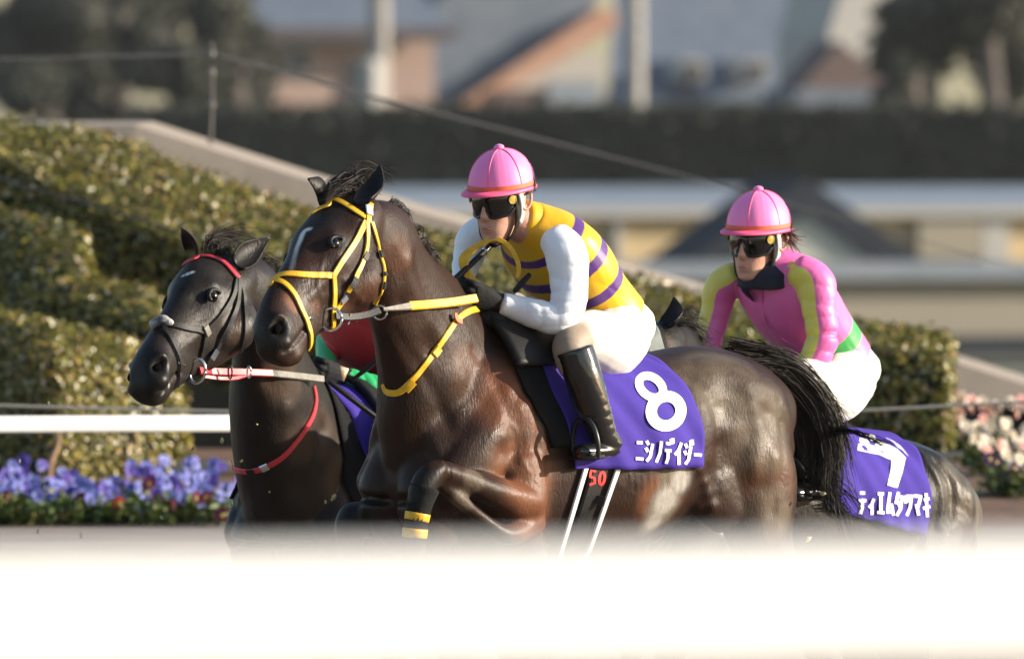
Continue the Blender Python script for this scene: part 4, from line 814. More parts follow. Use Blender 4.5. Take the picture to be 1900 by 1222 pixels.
def head_gear(person, H, hair=None, badge=True, strapside=True):
    # helmet cover: dome of six gathered panels, button, brim, band, elastic
    mb = MB(); n, r = 96, 26; rows = []
    for i in range(r):
        a = math.pi/2*i/(r-1); zz = math.sin(a); rad = math.cos(a)**.92 if i < r-1 else .0
        for j in range(n):
            t = 2*math.pi*j/n; q = abs(((t/(2*math.pi)*6 + .25) % 1) - .5)*2; sq = max(0, 1 - (1-q)/.07) if q > .93 else 0
            puff = 1 + .014*(1 - q**4)*math.cos(a) + .010*sq; rows.append((-.008 + .117*rad*puff*math.cos(t), .102*rad*puff*math.sin(t), .034 + .122*zz*(1 + .006*sq)))
    f = [[i*n+j, i*n+(j+1) % n, (i+1)*n+(j+1) % n, (i+1)*n+j] for i in range(r-1) for j in range(n)]
    mb.add(rows, f); ball(mb, (-.008, 0, .160), (.017, .017, .011), 14, 8)
    h = obj('helmet', put(mb, H), M['helmet'], person)
    mb = MB()  # seams
    for k in range(6):
        t = 2*math.pi*(k + .25)/6; tube(mb, [((-.008 + .1175*math.cos(a)**.92*math.cos(t), .1025*math.cos(a)**.92*math.sin(t), .034 + .1225*math.sin(a)), .0024) for a in np.linspace(.02, 1.45, 9)], up=(0.3, .2, 1), nseg=6)
    obj('seam', put(mb, H), M['helmetrim'], h)
    mb = MB(); n = 60; A = []
    for j in range(n+1):
        t = math.pi*(-1 + 2*j/n); c, s_ = math.cos(t), math.sin(t); out = .005 + .046*max(0, c)**1.7; A += [(-.008 + .118*c, .103*s_, .038), (-.008 + (.119 + out)*c, (.104 + out*.5)*s_, .028 + .002*max(0, c)), (-.008 + (.119 + out)*c, (.104 + out*.5)*s_, .022 + .002*max(0, c)), (-.008 + .113*c, .099*s_, .024)]
    mb.add(A, [[4*i+j, 4*i+4+j, 4*i+4+(j+1) % 4, 4*i+(j+1) % 4] for i in range(n) for j in range(4)]); obj('brim', put(mb, H), M['helmetrim'], h)
    mb = MB(); A = []
    for j in range(n+1):
        t = math.pi*(-1 + 2*j/n); c, s_ = math.cos(t), math.sin(t); A += [(-.008 + .1200*c, .1047*s_, .037), (-.008 + .1197*c, .1045*s_, .050)]
    mb.add(A, [[2*i, 2*i+2, 2*i+3, 2*i+1] for i in range(n)]); obj('band', put(mb, H), M['orange'], h)
    for sh in (0, .03):
        mb = MB(); pts = [(-.035 - sh*.6, sd_*y, z) for sd_ in (1,) for y, z in ((.112, .012), (.113, .05), (.098, .10), (.055, .142))] + [(-.05 - sh*.6, -.055, .142), (-.04, -.10, .10), (-.035, -.113, .05)]
        pts = [((-.008 + (x+.008) - (z-.01)*.55), y*1.01, z) for x, y, z in pts]; 
        pp = herm(np.array(pts), 40); c0 = np.array((-.008, 0, .034)); dd = pp - c0; sc = np.sqrt((dd[:, 0]/.1215)**2 + (dd[:, 1]/.1062)**2 + (np.maximum(dd[:, 2], 0)/.127)**2); pp = c0 + dd/np.maximum(sc, .2)[:, None]
        ribbon_strap(mb, pp, pp - c0, .009 if not sh else .004, .002); obj('elastic', put(mb, H), M['black_strap'], h, smooth=False)
    # goggles: wrap-around lens, frame, strap, badge
    mb = MB(); nn_, mm = 48, 10; A = []
    def gog(t, e, rr=0):
        notch = math.exp(-(t/.16)**2); lo = -.036 - .016*math.cos(t*1.0) + .030*notch; hi = .034; side = sst(abs(t), .95, 1.35); lo = lo*(1 - .55*side); z = lo + (hi - lo)*e; b = math.sin(math.pi*e)
        return ((.107 + rr + .008*b - .004)*math.cos(t*.93) - .004, (.083 + rr + .004*b)*math.sin(t*.98), z)
    for i in range(nn_+1):
        t = -1.38 + 2.76*i/nn_
        for j in range(mm+1): A.append(gog(t, j/mm))
    mb.add(A, [[i*(mm+1)+j, (i+1)*(mm+1)+j, (i+1)*(mm+1)+j+1, i*(mm+1)+j+1] for i in range(nn_) for j in range(mm)])
    g = obj('goggles', put(mb, H), M['lens'], person); mb = MB()
    for e in (0, 1): tube(mb, [(gog(t, e), .005) for t in np.linspace(-1.38, 1.38, 30)], nseg=8, n=60)
    for t in (-1.38, 1.38): tube(mb, [(gog(t, e), .006) for e in (0, .5, 1)], up=(1, 0, .1), nseg=8)
    obj('frame', put(mb, H), M['rubber'], g); mb = MB()
    ribbon_strap(mb, to_np([((.107)*math.cos(t) - .006, .086*math.sin(t), .004 + .012*sst(abs(t-math.pi), 0, 1.5)) for t in np.linspace(1.3, 2*math.pi-1.3, 24)]), to_np([(math.cos(t), math.sin(t), 0) for t in np.linspace(1.3, 2*math.pi-1.3, 24)]), .02, .002); obj('goggle_strap', put(mb, H), M['rubber'], g)
    for sd in (1, -1):
        mb = MB(); c = np.array(gog(sd*1.12, .55, .006)); nn2 = nrm(np.array((math.cos(1.12), sd*math.sin(1.12), 0))); torus(mb, c, .0125, .0022, (0, 0, 1), nrm(np.cross(nn2, (0, 0, 1))), 24, 6); tube(mb, [(c - nn2*.004, .0105), (c + nn2*.0005, .0105)], up=(0, 0, 1), nseg=16, caps=(.1, .1)); obj('badge', put(mb, H), M['badge'], g)
    # chin harness
    for sd in (1, -1):
        mb = MB(); pts = [(.018, sd*.083, .03), (.006, sd*.082, -.02), (.004, sd*.077, -.055), (.010, sd*.070, -.078)]; ribbon_strap(mb, herm(np.array(pts), 14), np.tile((0, sd*1., 0), (14, 1)), .022, .006); obj('ear_pad', put(mb, H), M['pad_white'], h)
        mb = MB(); pts = [(.032, sd*.081, .03), (.028, sd*.079, -.03), (.022, sd*.070, -.075), (.040, sd*.050, -.122), (.056, 0, -.148)]; ribbon_strap(mb, herm(np.array(pts), 24), herm(np.array([(0, sd, 0), (0, sd, 0), (0, sd, -.3), (0, sd*.7, -.8), (0, 0, -1.)]), 24), .026, .005); obj('chin_strap', put(mb, H), M['black_strap'], h)
        mb = MB(); rows = []  # ear
        for a in np.linspace(0, 2*math.pi, 17)[:-1]:
            rows.append((-.012 + .019*math.cos(a) - .006*math.sin(a), sd*(.082 + .012*(1 - math.cos(a))*.5), -.006 + .031*math.sin(a)))
        tube(mb, [(q, .005) for q in rows + rows[:1]], nseg=8, n=34, caps=(0, 0)); ball(mb, (-.010, sd*.078, -.006), (.016, .006, .026), 12, 8); obj('ear', put(mb, H), M['skin'], person)
    mb = MB(); tube(mb, [((.0985*math.cos(t) + .004, .062*math.sin(t)*.9, -.086), .0022 if abs(t) < .3 else .001) for t in np.linspace(-.45, .45, 9)], nseg=6); obj('lips', put(mb, H), M['lips'], person)
    if hair:
        r_ = np.random.default_rng(4); paths = []
        for _ in range(260):
            t = r_.uniform(1.7, 4.5); b = np.array((.100*math.cos(t) - .008, .088*math.sin(t), .018 + r_.uniform(-.03, .01))); L = r_.uniform(.035, .075); k = np.linspace(0, 1, 6)[:, None]
            paths.append(H.w(b + k*L*np.array((math.cos(t)*.75, math.sin(t)*.6, -.45)) + k**2*r_.normal(size=3)*.014))
        ribbons('hair', paths, .0022, M['manhair'], person, seed=5)
def near_param(v, C, rad):
    best = np.full(len(v), 1e9); tt = np.zeros(len(v))
    for i in range(len(C)):
        d = np.linalg.norm(v - C[i], axis=1)/rad[i]; m = d < best; best[m] = d[m]; tt[m] = i/(len(C)-1)
    return best, tt
def grow(st, k, off=0): return [tuple([q[0]] + [r*k + off for r in q[1:]]) for q in st]
def glove(person, wrist, knuckle, across, curl, k=1.0, m='glove'):
    """fist: palm from wrist to knuckles, four fingers curled round towards curl, thumb along the side"""
    W_, K_ = np.array(wrist), np.array(knuckle); d = nrm(K_ - W_); a = nrm(np.array(across) - d*np.dot(across, d)); c = nrm(np.array(curl) - d*np.dot(curl, d) - a*np.dot(curl, a)); mb = MB()
    tube(mb, [(W_ - d*.03*k, .032*k, .030*k), (W_, .030*k, .026*k), (W_ + (K_-W_)*.5, .041*k, .024*k), (K_, .043*k, .020*k)], up=c, nseg=18)
    for i, (o, L) in enumerate(((-.033, .92), (-.011, 1.0), (.011, .96), (.033, .8))):
        b = K_ + a*o*k; L = L*k; r = .0105*k
        tube(mb, [(b - d*.012*k, r*1.1), (b + d*.026*L, r*1.08), (b + d*.034*L + c*.022*L, r), (b + d*.018*L + c*.046*L, r*.95), (b - d*.008*L + c*.048*L, r*.85)], up=a, nseg=10, n=20)
    b = W_ + d*.03*k - a*.034*k + c*.012*k; tube(mb, [(b, .014*k), (b + d*.022*k - a*.012*k + c*.018*k, .0125*k), (b + d*.045*k - a*.002*k + c*.034*k, .011*k), (b + d*.055*k + a*.012*k + c*.038*k, .009*k)], nseg=10, n=18)
    me = remesh(mb, .0032, 3); me.materials.append(M[m]); me.polygons.foreach_set('use_smooth', [True]*len(me.polygons)); return link('glove', me, person)
def folds(me, segs, base=.0015, seed=1):
    """cloth folds: segs = (centre, axis, wavelength, amp, reach)"""
    v = getv(me); nn = getn(me); d = base*snoise(v, 26, seed, 3)
    for c, ax, wl, amp, rc in segs:
        q = v - np.asarray(c); s = q @ nrm(np.array(ax, float)); ph = s/wl*2*np.pi + 1.6*snoise(v, 14, seed+3, 2); x = np.abs(np.sin(ph/2 + 2.2*snoise(v, 9, seed+8, 1))); d += .95*amp*(x**.6 - .6)*(.4 + .6*sst(snoise(v, 12, seed+5, 2), -.3, .3))*np.exp(-(q**2).sum(1)/rc**2)
    setv(me, v + nn*d[:, None])
def jockey(label, torso, arms, legs, boots, H, necks, mats, group=None, vox=.005, foldl=(), dirs=None):
    """a seated body in one skin-coloured mesh with its clothes over it"""
    mb = MB(); core = grow(torso, .84); tube(mb, core, nseg=20)
    for a in arms: tube(mb, grow(a, .78), nseg=12)
    for a in legs: tube(mb, grow(a, .8), nseg=14)
    for a in boots: tube(mb, grow(a[1:], .72), nseg=12)
    tube(mb, necks, nseg=16); hm = MB(); head_mesh(hm); put(hm, H); mb.add(hm.arr(), hm.f)
    me = remesh(mb, .0055, 2, .4); me.materials.append(M['skin']); me.polygons.foreach_set('use_smooth', [True]*len(me.polygons))
    person = link('person', me); tag(person, label, 'person', group)
    # shirt
    mid = tuple([torso[0][0].lerp(torso[1][0], .42)] + [(a+b)/2*1.01 for a, b in zip(torso[0][1:], torso[1][1:])]); mb = MB(); tube(mb, [mid] + list(torso[1:]), nseg=28, n=40, caps=(.12, .25))
    for a in arms: tube(mb, a, nseg=16, n=40, caps=(.5, .15))
    me = remesh(mb, vox, 5, .5); v = getv(me)
    C = herm(np.array([list(q[0]) + [q[1], q[-1]] for q in torso]), 420); dt, tt = near_param(v, C[:, :3], (C[:, 3] + C[:, 4])/2); attr(me, 'torso', tt)
    da = np.full(len(v), 1e9); ang = np.zeros(len(v)); at_ = np.zeros(len(v))
    for a in arms:
        A = herm(np.array([list(q[0]) + [q[1]] for q in a]), 80); d_, t_ = near_param(v, A[:, :3], A[:, 3]); m = d_ < da; da[m] = d_[m]; at_[m] = t_[m]
        T = nrm(np.gradient(A[:, :3], axis=0)); i_ = (t_*79).round().astype(int); off = v - A[i_, :3]; ref = np.array(dirs or (-.5, -.8, .2)); rf = nrm(ref - T[i_]*(T[i_] @ ref)[:, None]); q = np.cross(T[i_], rf); an = np.arctan2((off*q).sum(1), (off*rf).sum(1)); ang[m] = an[m]
    attr(me, 'arm', dt - da); attr(me, 'armpos', at_); attr(me, 'armang', np.where(da < dt, ang, 9)); 
    me.materials.append(mats['shirt']); me.polygons.foreach_set('use_smooth', [True]*len(me.polygons)); folds(me, foldl, seed=3); sh = link('racing_shirt', me, person)
    # breeches
    mb = MB(); tube(mb, [tuple(torso[0]), tuple([torso[0][0].lerp(torso[1][0], .7)] + [r*.93 for r in torso[1][1:]])], nseg=24, n=10)
    for a in legs: tube(mb, a, nseg=20, n=36, caps=(.5, .2))
    me = remesh(mb, vox, 6, .5); me.materials.append(mats['breech']); me.polygons.foreach_set('use_smooth', [True]*len(me.polygons)); folds(me, mats.get('bf', ()), .0012, seed=4); v = getv(me)
    L0 = herm(np.array([list(q[0]) + [q[1]] for q in legs[0]]), 60); _, t_ = near_param(v, L0[:, :3], L0[:, 3]); attr(me, 'legpos', t_); link('breeches', me, person)
    for a in boots:
        mb = MB(); n_sh = len(a) - 3; tube(mb, a[:n_sh+1], nseg=18, n=24, caps=(.05, .4)); tube(mb, [a[n_sh-1], a[n_sh], a[n_sh+1]][1:] + [a[-1]], nseg=16, n=14, caps=(.7, .7))
        me = remesh(mb, .005, 3); me.materials.append(M['boot']); me.polygons.foreach_set('use_smooth', [True]*len(me.polygons)); ank = np.array(a[n_sh-1][0]); folds(me, [(ank, np.array(a[0][0]) - ank, .035, .006, .07)], .001, seed=6); link('boot', me, person)
    return person
def silk(name, c, rough=.45, b=.5): return mat(name, c, tuple(x*.93 for x in c), 9, rough, b, 11, sheen=.06, stretch=(1, 1, .55), detail=6)
# ---------------- jockey 8: yellow body with purple hoops, white sleeves
b8 = f8.B
M['shirt8'] = silk('yellow_purple_silk', (.72, .40, .006)); 
ramp_attr(M['shirt8'], [('torso', .745, .785, PUR, .003), ('torso', .585, .64, PUR, .003), ('torso', .425, .49, PUR, .003), ('arm', 0.0, 99, (.80, .83, .88), .006)])
t8 = [(b8(1138, 618, 0), .165, .125), (b8(1092, 555, 0), .165, .118), (b8(1040, 485, 0), .185, .128), (b8(1005, 440, .005), .165, .105), (b8(975, 408, .01), .085, .07)]
a8 = [[(b8(1030, 440, .16), .055), (b8(1048, 465, .195), .066), (b8(1056, 520, .215), .060), (b8(1052, 570, .23), .055), (b8(1040, 590, .225), .050), (b8(1000, 584, .18), .047), (b8(960, 572, .125), .040), (b8(932, 563, .10), .035)],
      [(b8(905, 425, -.15), .055), (b8(880, 445, -.19), .058), (b8(868, 480, -.20), .047), (b8(860, 510, -.17), .036), (b8(858, 522, -.14), .032)]]
l8 = [[(b8(1142, 618, .09), .115), (b8(1128, 640, .14), .108), (b8(1092, 628, .20), .088), (b8(1066, 634, .245), .062), (b8(1056, 650, .275), .054), (b8(1070, 685, .30), .052)],
      [(b8(1142, 618, -.09), .115), (b8(1060, 610, -.16), .10), (b8(985, 600, -.24), .078), (b8(960, 612, -.28), .064), (b8(985, 680, -.30), .058)]]
bt8 = [[(b8(1066, 648, .30), .060, .060), (b8(1081, 695, .315), .061, .060), (b8(1100, 750, .325), .053, .053), (b8(1112, 785, .325), .046, .048), (b8(1120, 808, .325), .042, .045), (b8(1138, 826, .325), .036, .030), (b8(1078, 838, .325), .036, .024)],
       [(b8(975, 650, -.30), .064, .064), (b8(1000, 720, -.31), .060, .06), (b8(1020, 780, -.31), .048, .05), (b8(1030, 808, -.31), .044, .046), (b8(1034, 820, -.31), .042, .044), (b8(1050, 832, -.31), .036, .03), (b8(990, 842, -.31), .036, .024)]]
hd8 = HF(b8(930, 366, .0), (-.56, -.80, -.16), (-.04, -.10, 1), .97)
n8 = [(b8(985, 425, .01), .07, .07), (b8(955, 405, .005), .058, .058), (hd8.p((-.02, 0, -.06)), .052, .055)]
fo8 = [(b8(1050, 580, .23), (0, 0, 1), .040, .009, .10), (b8(1000, 582, .18), (1, .3, 0), .045, .005, .09), (b8(1056, 510, .22), (.3, 0, 1), .05, .005, .10), (b8(1110, 520, .1), (.6, 0, .8), .09, .005, .14), (b8(975, 470, .1), (.7, 0, .5), .07, .005, .14), (b8(868, 480, -.2), (.2, 0, 1), .04, .005, .08)]
M['br8'] = mat('white_breeches_a', (.66, .63, .59), (.62, .59, .55), 6, .6, .2, 12); ramp_attr(M['br8'], [('legpos', .66, 2, (.27, .21, .155), .06)])  # beige lower leg, darkened further: shade at the knee put into the colour
j8 = jockey('jockey in yellow silks with purple hoops and white sleeves under a pink helmet', t8, a8, l8, bt8, hd8, n8, {'shirt': M['shirt8'], 'breech': M['br8'], 'bf': [(b8(1150, 620, .1), (1, .2, -.2), .06, .005, .13), (b8(1080, 560, .1), (0, 0, 1), .05, .004, .08)]}, foldl=fo8)
head_gear(j8, hd8)
glove(j8, b8(922, 560, .09), b8(880, 548, .075), (.1, -.25, 1), (-.2, .8, -.4)); glove(j8, b8(858, 526, -.13), b8(856, 556, -.07), (-.6, .2, .0), (.3, -.8, .1), .95)
# collar
mb = MB(); tube(mb, [(b8(985, 415, .01), .082, .07), (b8(962, 404, .008), .068, .062)], nseg=22, n=6, caps=(.1, .1)); obj('collar', mb, silk('yellow_silk', (.72, .40, .006)), j8)
# ---------------- jockey 7: pink with yellow sleeve stripes and green sash
b7 = f7.B
M['shirt7'] = silk('pink_green_silk', (.76, .14, .40)); YS = (.66, .58, .10)
ramp_attr(M['shirt7'], [('torso', .24, .40, (.035, .30, .07), .006), ('arm', .03, 99, (.76, .14, .40), .004), ('armang', -.75, .95, YS, .03), ('armang', 2.0, 3.0, YS, .03)])
t7 = [(b7(1562, 698, .0), .155, .12), (b7(1520, 630, 0), .155, .115), (b7(1468, 560, 0), .18, .125), (b7(1440, 512, 0), .17, .105), (b7(1418, 480, 0), .08, .068)]
a7 = [[(b7(1482, 500, .15), .055), (b7(1510, 520, .185), .064), (b7(1520, 575, .21), .057), (b7(1524, 635, .22), .052), (b7(1505, 672, .20), .048), (b7(1470, 690, .15), .042), (b7(1440, 700, .11), .034)],
      [(b7(1368, 512, -.14), .052), (b7(1342, 530, -.19), .058), (b7(1328, 580, -.215), .050), (b7(1312, 640, -.22), .046), (b7(1310, 690, -.18), .040), (b7(1345, 712, -.12), .034)]]
l7 = [[(b7(1565, 700, .09), .112), (b7(1550, 725, .14), .105), (b7(1500, 715, .22), .09), (b7(1465, 715, .27), .072), (b7(1450, 730, .29), .06), (b7(1470, 770, .30), .056)], [(b7(1565, 700, -.09), .112), (b7(1480, 695, -.16), .098), (b7(1410, 690, -.24), .076), (b7(1390, 705, -.28), .062), (b7(1410, 760, -.30), .056)]]
bt7 = [[(b7(1468, 745, .30), .062, .062), (b7(1485, 785, .31), .06, .06), (b7(1500, 835, .31), .05, .05), (b7(1508, 865, .31), .045, .046), (b7(1514, 888, .31), .042, .044), (b7(1530, 905, .31), .036, .03), (b7(1470, 915, .31), .036, .024)], [(b7(1408, 735, -.30), .062, .062), (b7(1425, 790, -.31), .06, .06), (b7(1440, 840, -.31), .05, .05), (b7(1448, 868, -.31), .045, .046), (b7(1455, 890, -.31), .042, .044), (b7(1470, 905, -.31), .036, .03), (b7(1410, 915, -.31), .036, .024)]]
hd7 = HF(b7(1406, 441, 0), (-.53, -.84, -.10), (0, -.08, 1), .99)
n7 = [(b7(1428, 505, 0), .07, .07), (b7(1420, 490, 0), .06, .06), (hd7.p((-.02, 0, -.06)), .052, .055)]
fo7 = [(b7(1524, 640, .22), (0, 0, 1), .05, .009, .11), (b7(1520, 560, .2), (.3, 0, 1), .06, .005, .1), (b7(1430, 590, .05), (.8, .1, .2), .08, .005, .14), (b7(1440, 640, .05), (.5, .1, .8), .06, .005, .1), (b7(1316, 620, -.22), (0, 0, 1), .05, .006, .1), (b7(1550, 600, .1), (.4, 0, .8), .08, .005, .13)]
j7 = jockey('jockey in pink silks with yellow sleeve stripes and a green sash', t7, a7, l7, bt7, hd7, n7, {'shirt': M['shirt7'], 'breech': M['breech'], 'bf': [(b7(1575, 710, .1), (1, .2, -.4), .06, .006, .14)]}, foldl=fo7, dirs=(-.8, -.55, .1))
head_gear(j7, hd7, hair=True)
glove(j7, b7(1435, 700, .1), b7(1400, 705, .07), (.1, -.25, 1), (-.2, .8, -.4)); glove(j7, b7(1350, 712, -.11), b7(1375, 718, -.06), (-.1, -.2, 1), (.3, -.8, .1))
mb = MB(); tube(mb, [(b7(1424, 528, .01), .100, .098), (b7(1423, 515, .01), .093, .094), (hd7.p((-.024, 0, -.140)), .080, .082), (hd7.p((-.034, 0, -.062)), .076, .066)], up=tuple(hd7.M[:, 0]), nseg=28, n=16, caps=(.1, .1)); me = remesh(mb, .006, 3); me.materials.append(M['gaiter']); folds(me, [(hd7.p((0, 0, -.1)), (0, 0, 1), .03, .005, .15)], .0012, 9); me.polygons.foreach_set('use_smooth', [True]*len(me.polygons)); link('neck_gaiter', me, j7)
mb = MB(); pz = [b7(1416, 520, .03), b7(1414, 545, .03), b7(1416, 575, .03)]; bvs = bvh([c for c in j7.children if c.name.startswith('racing_shirt')][0].data)
q = [hit(bvs, x, y, .001)[0] for x, y in ((1418, 530), (1416, 550), (1420, 590), (1428, 640))]; tube(mb, [(p, .0022) for p in q], nseg=6); ball(mb, q[1], (.005, .004, .008), 8, 6); obj('zip', mb, mat('dark_pink_zip', (.45, .06, .22), rough=.5), j7)
# ---------------- jockey on the left horse: red body, green sleeves, mostly behind horse 8
b1 = f1.B
M['shirt1'] = silk('red_green_silk', (.50, .022, .03)); ramp_attr(M['shirt1'], [('arm', .03, 99, (.02, .42, .13), .004)])
t1 = [(b1(770, 700, 0), .155, .12), (b1(735, 670, 0), .16, .115), (b1(690, 615, 0), .18, .12), (b1(672, 560, 0), .165, .10), (b1(660, 525, 0), .08, .07)]
a1 = [[(b1(735, 585, .14), .05), (b1(765, 620, .19), .06), (b1(775, 690, .22), .055), (b1(752, 735, .20), .052), (b1(715, 730, .15), .050), (b1(670, 712, .09), .042), (b1(640, 700, .05), .035)], [(b1(630, 570, -.14), .05), (b1(590, 600, -.19), .055), (b1(575, 640, -.2), .045), (b1(590, 675, -.12), .036), (b1(600, 685, -.08), .034)]]
a1[1] = [(b1(640, 560, -.14), .05), (b1(625, 590, -.17), .052), (b1(612, 630, -.16), .045), (b1(606, 668, -.11), .036), (b1(606, 684, -.08), .034)]
l1 = [[(b1(775, 710, .09), .112), (b1(765, 740, .16), .105), (b1(755, 770, .22), .09), (b1(742, 785, .28), .07), (b1(738, 800, .30), .06), (b1(742, 820, .31), .056)], [(b1(775, 710, -.09), .112), (b1(720, 760, -.18), .098), (b1(690, 790, -.26), .07), (b1(680, 805, -.30), .058), (b1(675, 825, -.31), .054)]]
bt1 = [[(b1(733, 785, .31), .06, .06), (b1(745, 830, .32), .058, .058), (b1(755, 880, .32), .05, .05), (b1(760, 910, .32), .045, .046), (b1(764, 930, .32), .042, .044), (b1(778, 945, .32), .036, .03), (b1(735, 955, .32), .036, .024)], [(b1(672, 815, -.31), .06, .06), (b1(670, 840, -.32), .058, .058), (b1(668, 880, -.32), .05, .05), (b1(672, 910, -.32), .045, .046), (b1(676, 930, -.32), .042, .044), (b1(688, 945, -.32), .036, .03), (b1(650, 955, -.32), .036, .024)]]
hd1 = HF(b1(660, 480, 0), (-.45, -.85, -.2), (0, -.1, 1), .95)
n1 = [(b1(665, 540, 0), .07, .07), (b1(662, 520, 0), .056, .056), (hd1.p((-.02, 0, -.06)), .05, .052)]
j1 = jockey('jockey in red with green sleeves and black gloves half hidden behind the yellow bridled horse', t1, a1, l1, bt1, hd1, n1, {'shirt': M['shirt1'], 'breech': M['breech']}, foldl=[(b1(700, 720, .12), (1, .5, 0), .035, .008, .12), (b1(680, 620, .1), (.3, 0, 1), .07, .005, .15)])
head_gear(j1, hd1)
g1 = glove(j1, b1(632, 697, .05), b1(602, 690, .035), (.1, -.25, 1), (-.2, .8, -.4)); glove(j1, b1(606, 686, -.07), b1(600, 694, -.02), (.1, -.2, 1), (.3, -.8, .1))
mb = MB(); q = b1(633, 692, .05); d_ = (q - EYE).normalized(); c = q - d_*.036; box(mb, c, (.018, .003, .022), np.array(Matrix.Rotation(.35, 3, 'Y'))); obj('cuff_badge', mb, mat('gold_badge', (.42, .27, .08), (.75, .6, .4), 120, .4), g1)
# ------------------------------------------------------------------ tack
def wrap(name, fr, bv, u0, u1, th0, th1, off, m, parent=None, nu=26, nv=44, zmin=None, thick=.004, wob=0, seed=1, uf=None):
    """cloth laid over the horse's back: a grid in (length, angle round the barrel) snapped to the body"""
    rows = []
    for i in range(nu+1):
        for j in range(nv+1):
            th = math.radians(th0 + (th1-th0)*j/nv); u = u0 + (u1-u0)*i/nu
            if uf: u = uf(i/nu, math.degrees(th), u)
            c = fr.W(u, 0, 1.22); d = (fr.l*math.sin(th) + fr.zp*math.cos(th)).normalized(); h = bv.ray_cast(c + d*1.0, -d)
            p = (h[0] + d*off) if h[0] else c + d*.3
            if wob: 
                s = u*9 + th*1.5; p = p + d*(wob*(math.sin(s*3.1 + seed) * .5 + math.sin(s*7 + th*3 + seed*2)*.35 + .4)*abs(math.sin(th)))
            rows.append(p[:])
    k = nv+1; mb = MB(); mb.add(rows, [[i*k+j, i*k+j+1, (i+1)*k+j+1, (i+1)*k+j] for i in range(nu) for j in range(nv)])
    o = obj(name, mb, m, parent); s = o.modifiers.new('s', 'SOLIDIFY'); s.thickness = thick; s.offset = -1
    return o
def stroke_px(mb, pts, w_, bv, off=.003, close=False, taper=False):
    """a flat printed stroke: pixel polyline with pixel width, laid on the cloth"""
    pts = np.array(pts, float); d = np.diff(pts, axis=0); L = np.hypot(*d.T); q = []
    for i in range(len(d)):
        n = max(2, int(L[i]/4)); q += [pts[i] + d[i]*t for t in np.linspace(0, 1, n, endpoint=False)]
    q.append(pts[-1]); q = np.array(q); T = np.gradient(q, axis=0)
    if close: T[0] = T[-1] = q[1] - q[-2]
    T = nrm(T); N_ = np.c_[-T[:, 1], T[:, 0]]; rows = []
    for i in range(len(q)):
        for s in (-.5, -.17, .17, .5):
            ww = w_ if np.isscalar(w_) else np.interp(i/(len(q)-1), np.linspace(0, 1, len(w_)), w_)
            x = q[i] + N_[i]*ww*s; p, n_ = hit(bv, x[0], x[1], 0); rows.append((p - RAY(*x)*off)[:])
    mb.add(rows, [[4*i+j, 4*i+j+1, 4*i+5+j, 4*i+4+j] for i in range(len(q)-1) for j in range(3)])
def ell(cx, cy, a, b, rot, n=40):
    t = np.linspace(0, 2*np.pi, n+1); r = math.radians(rot); x = a*np.cos(t); y = b*np.sin(t); return np.c_[cx + x*math.cos(r) - y*math.sin(r), cy + x*math.sin(r) + y*math.cos(r)]
G = {'ni': [[(.15, .18), (.85, .18)], [(.03, .86), (.97, .86)]], 'shi': [[(.15, .08), (.42, .24)], [(.05, .38), (.32, .54)], [(.15, .94), (.6, .74), (.92, .18)]], 'no': [[(.8, .05), (.62, .55), (.15, .96)]],
     'te': [[(.18, .12), (.82, .12)], [(.03, .42), (.97, .42)], [(.52, .42), (.46, .75), (.2, .98)]], 'i': [[(.88, .04), (.5, .38), (.05, .58)], [(.56, .34), (.56, .98)]], 'dash': [[(.02, .5), (.98, .5)]],
     'e': [[(.12, .12), (.88, .12)], [(.5, .12), (.5, .88)], [(.02, .88), (.98, .88)]], 'mu': [[(.5, .04), (.15, .86), (.88, .80)], [(.66, .5), (.96, .97)]], 'ta': [[(.42, .02), (.06, .5)], [(.34, .2), (.88, .2), (.66, .7), (.18, .98)], [(.34, .42), (.7, .64)]],
     'tsu': [[(.08, .15), (.2, .46)], [(.42, .1), (.5, .4)], [(.92, .1), (.75, .6), (.3, .96)]], 'ma': [[(.03, .15), (.95, .15), (.5, .62)], [(.34, .48), (.66, .92)]], 'ki': [[(.12, .3), (.88, .22)], [(.03, .64), (.97, .54)], [(.42, .02), (.6, .98)]],
     'dk': [[(.78, -.08), (.86, .14)], [(.97, -.12), (1.05, .1)]]}
G['de'] = [[(x*.85, y) for x, y in s] for s in G['te']] + G['dk']; G['ji'] = [[(x*.9, y) for x, y in s] for s in G['shi']] + G['dk']
G['si'] = [[(.1 + x*.8, .3 + y*.7) for x, y in s] for s in G['i']]
def kana(cloth, word, x0, y0, x1, y1, h, w_):
    bv = bvh(cloth.data); n = len(word)
    for k, g in enumerate(word):
        cw = (x1-x0)/n; mb = MB()
        for s in G[g]:
            stroke_px(mb, [(x0 + cw*(k + .08 + .84*x), y0 + (y1-y0)*(k + x)/n + h*y) for x, y in s], w_, bv, .008)
        obj('letter', mb, M['print'], cloth, smooth=False)
gc = 'purple number cloths'
def saddle(fr, bv, label, pom=True):
    def sf(t, th, u): return u
    o = wrap('saddle', fr, bv, -.40, .06, -40, 40, .030, M['black_strap'], None, 20, 30, thick=.02); tag(o, label, 'saddle')
    if not pom: return o
    mb = MB()
    for sd in (1, -1): tube(mb, [(fr.W(.07, sd*.02, 1.63), .03), (fr.W(.03, sd*.07, 1.615), .035), (fr.W(-.08, sd*.09, 1.60), .022)], nseg=12)
    me = remesh(mb, .008, 3); me.materials.append(M['black_strap']); link('pommel', me, o)
    return o
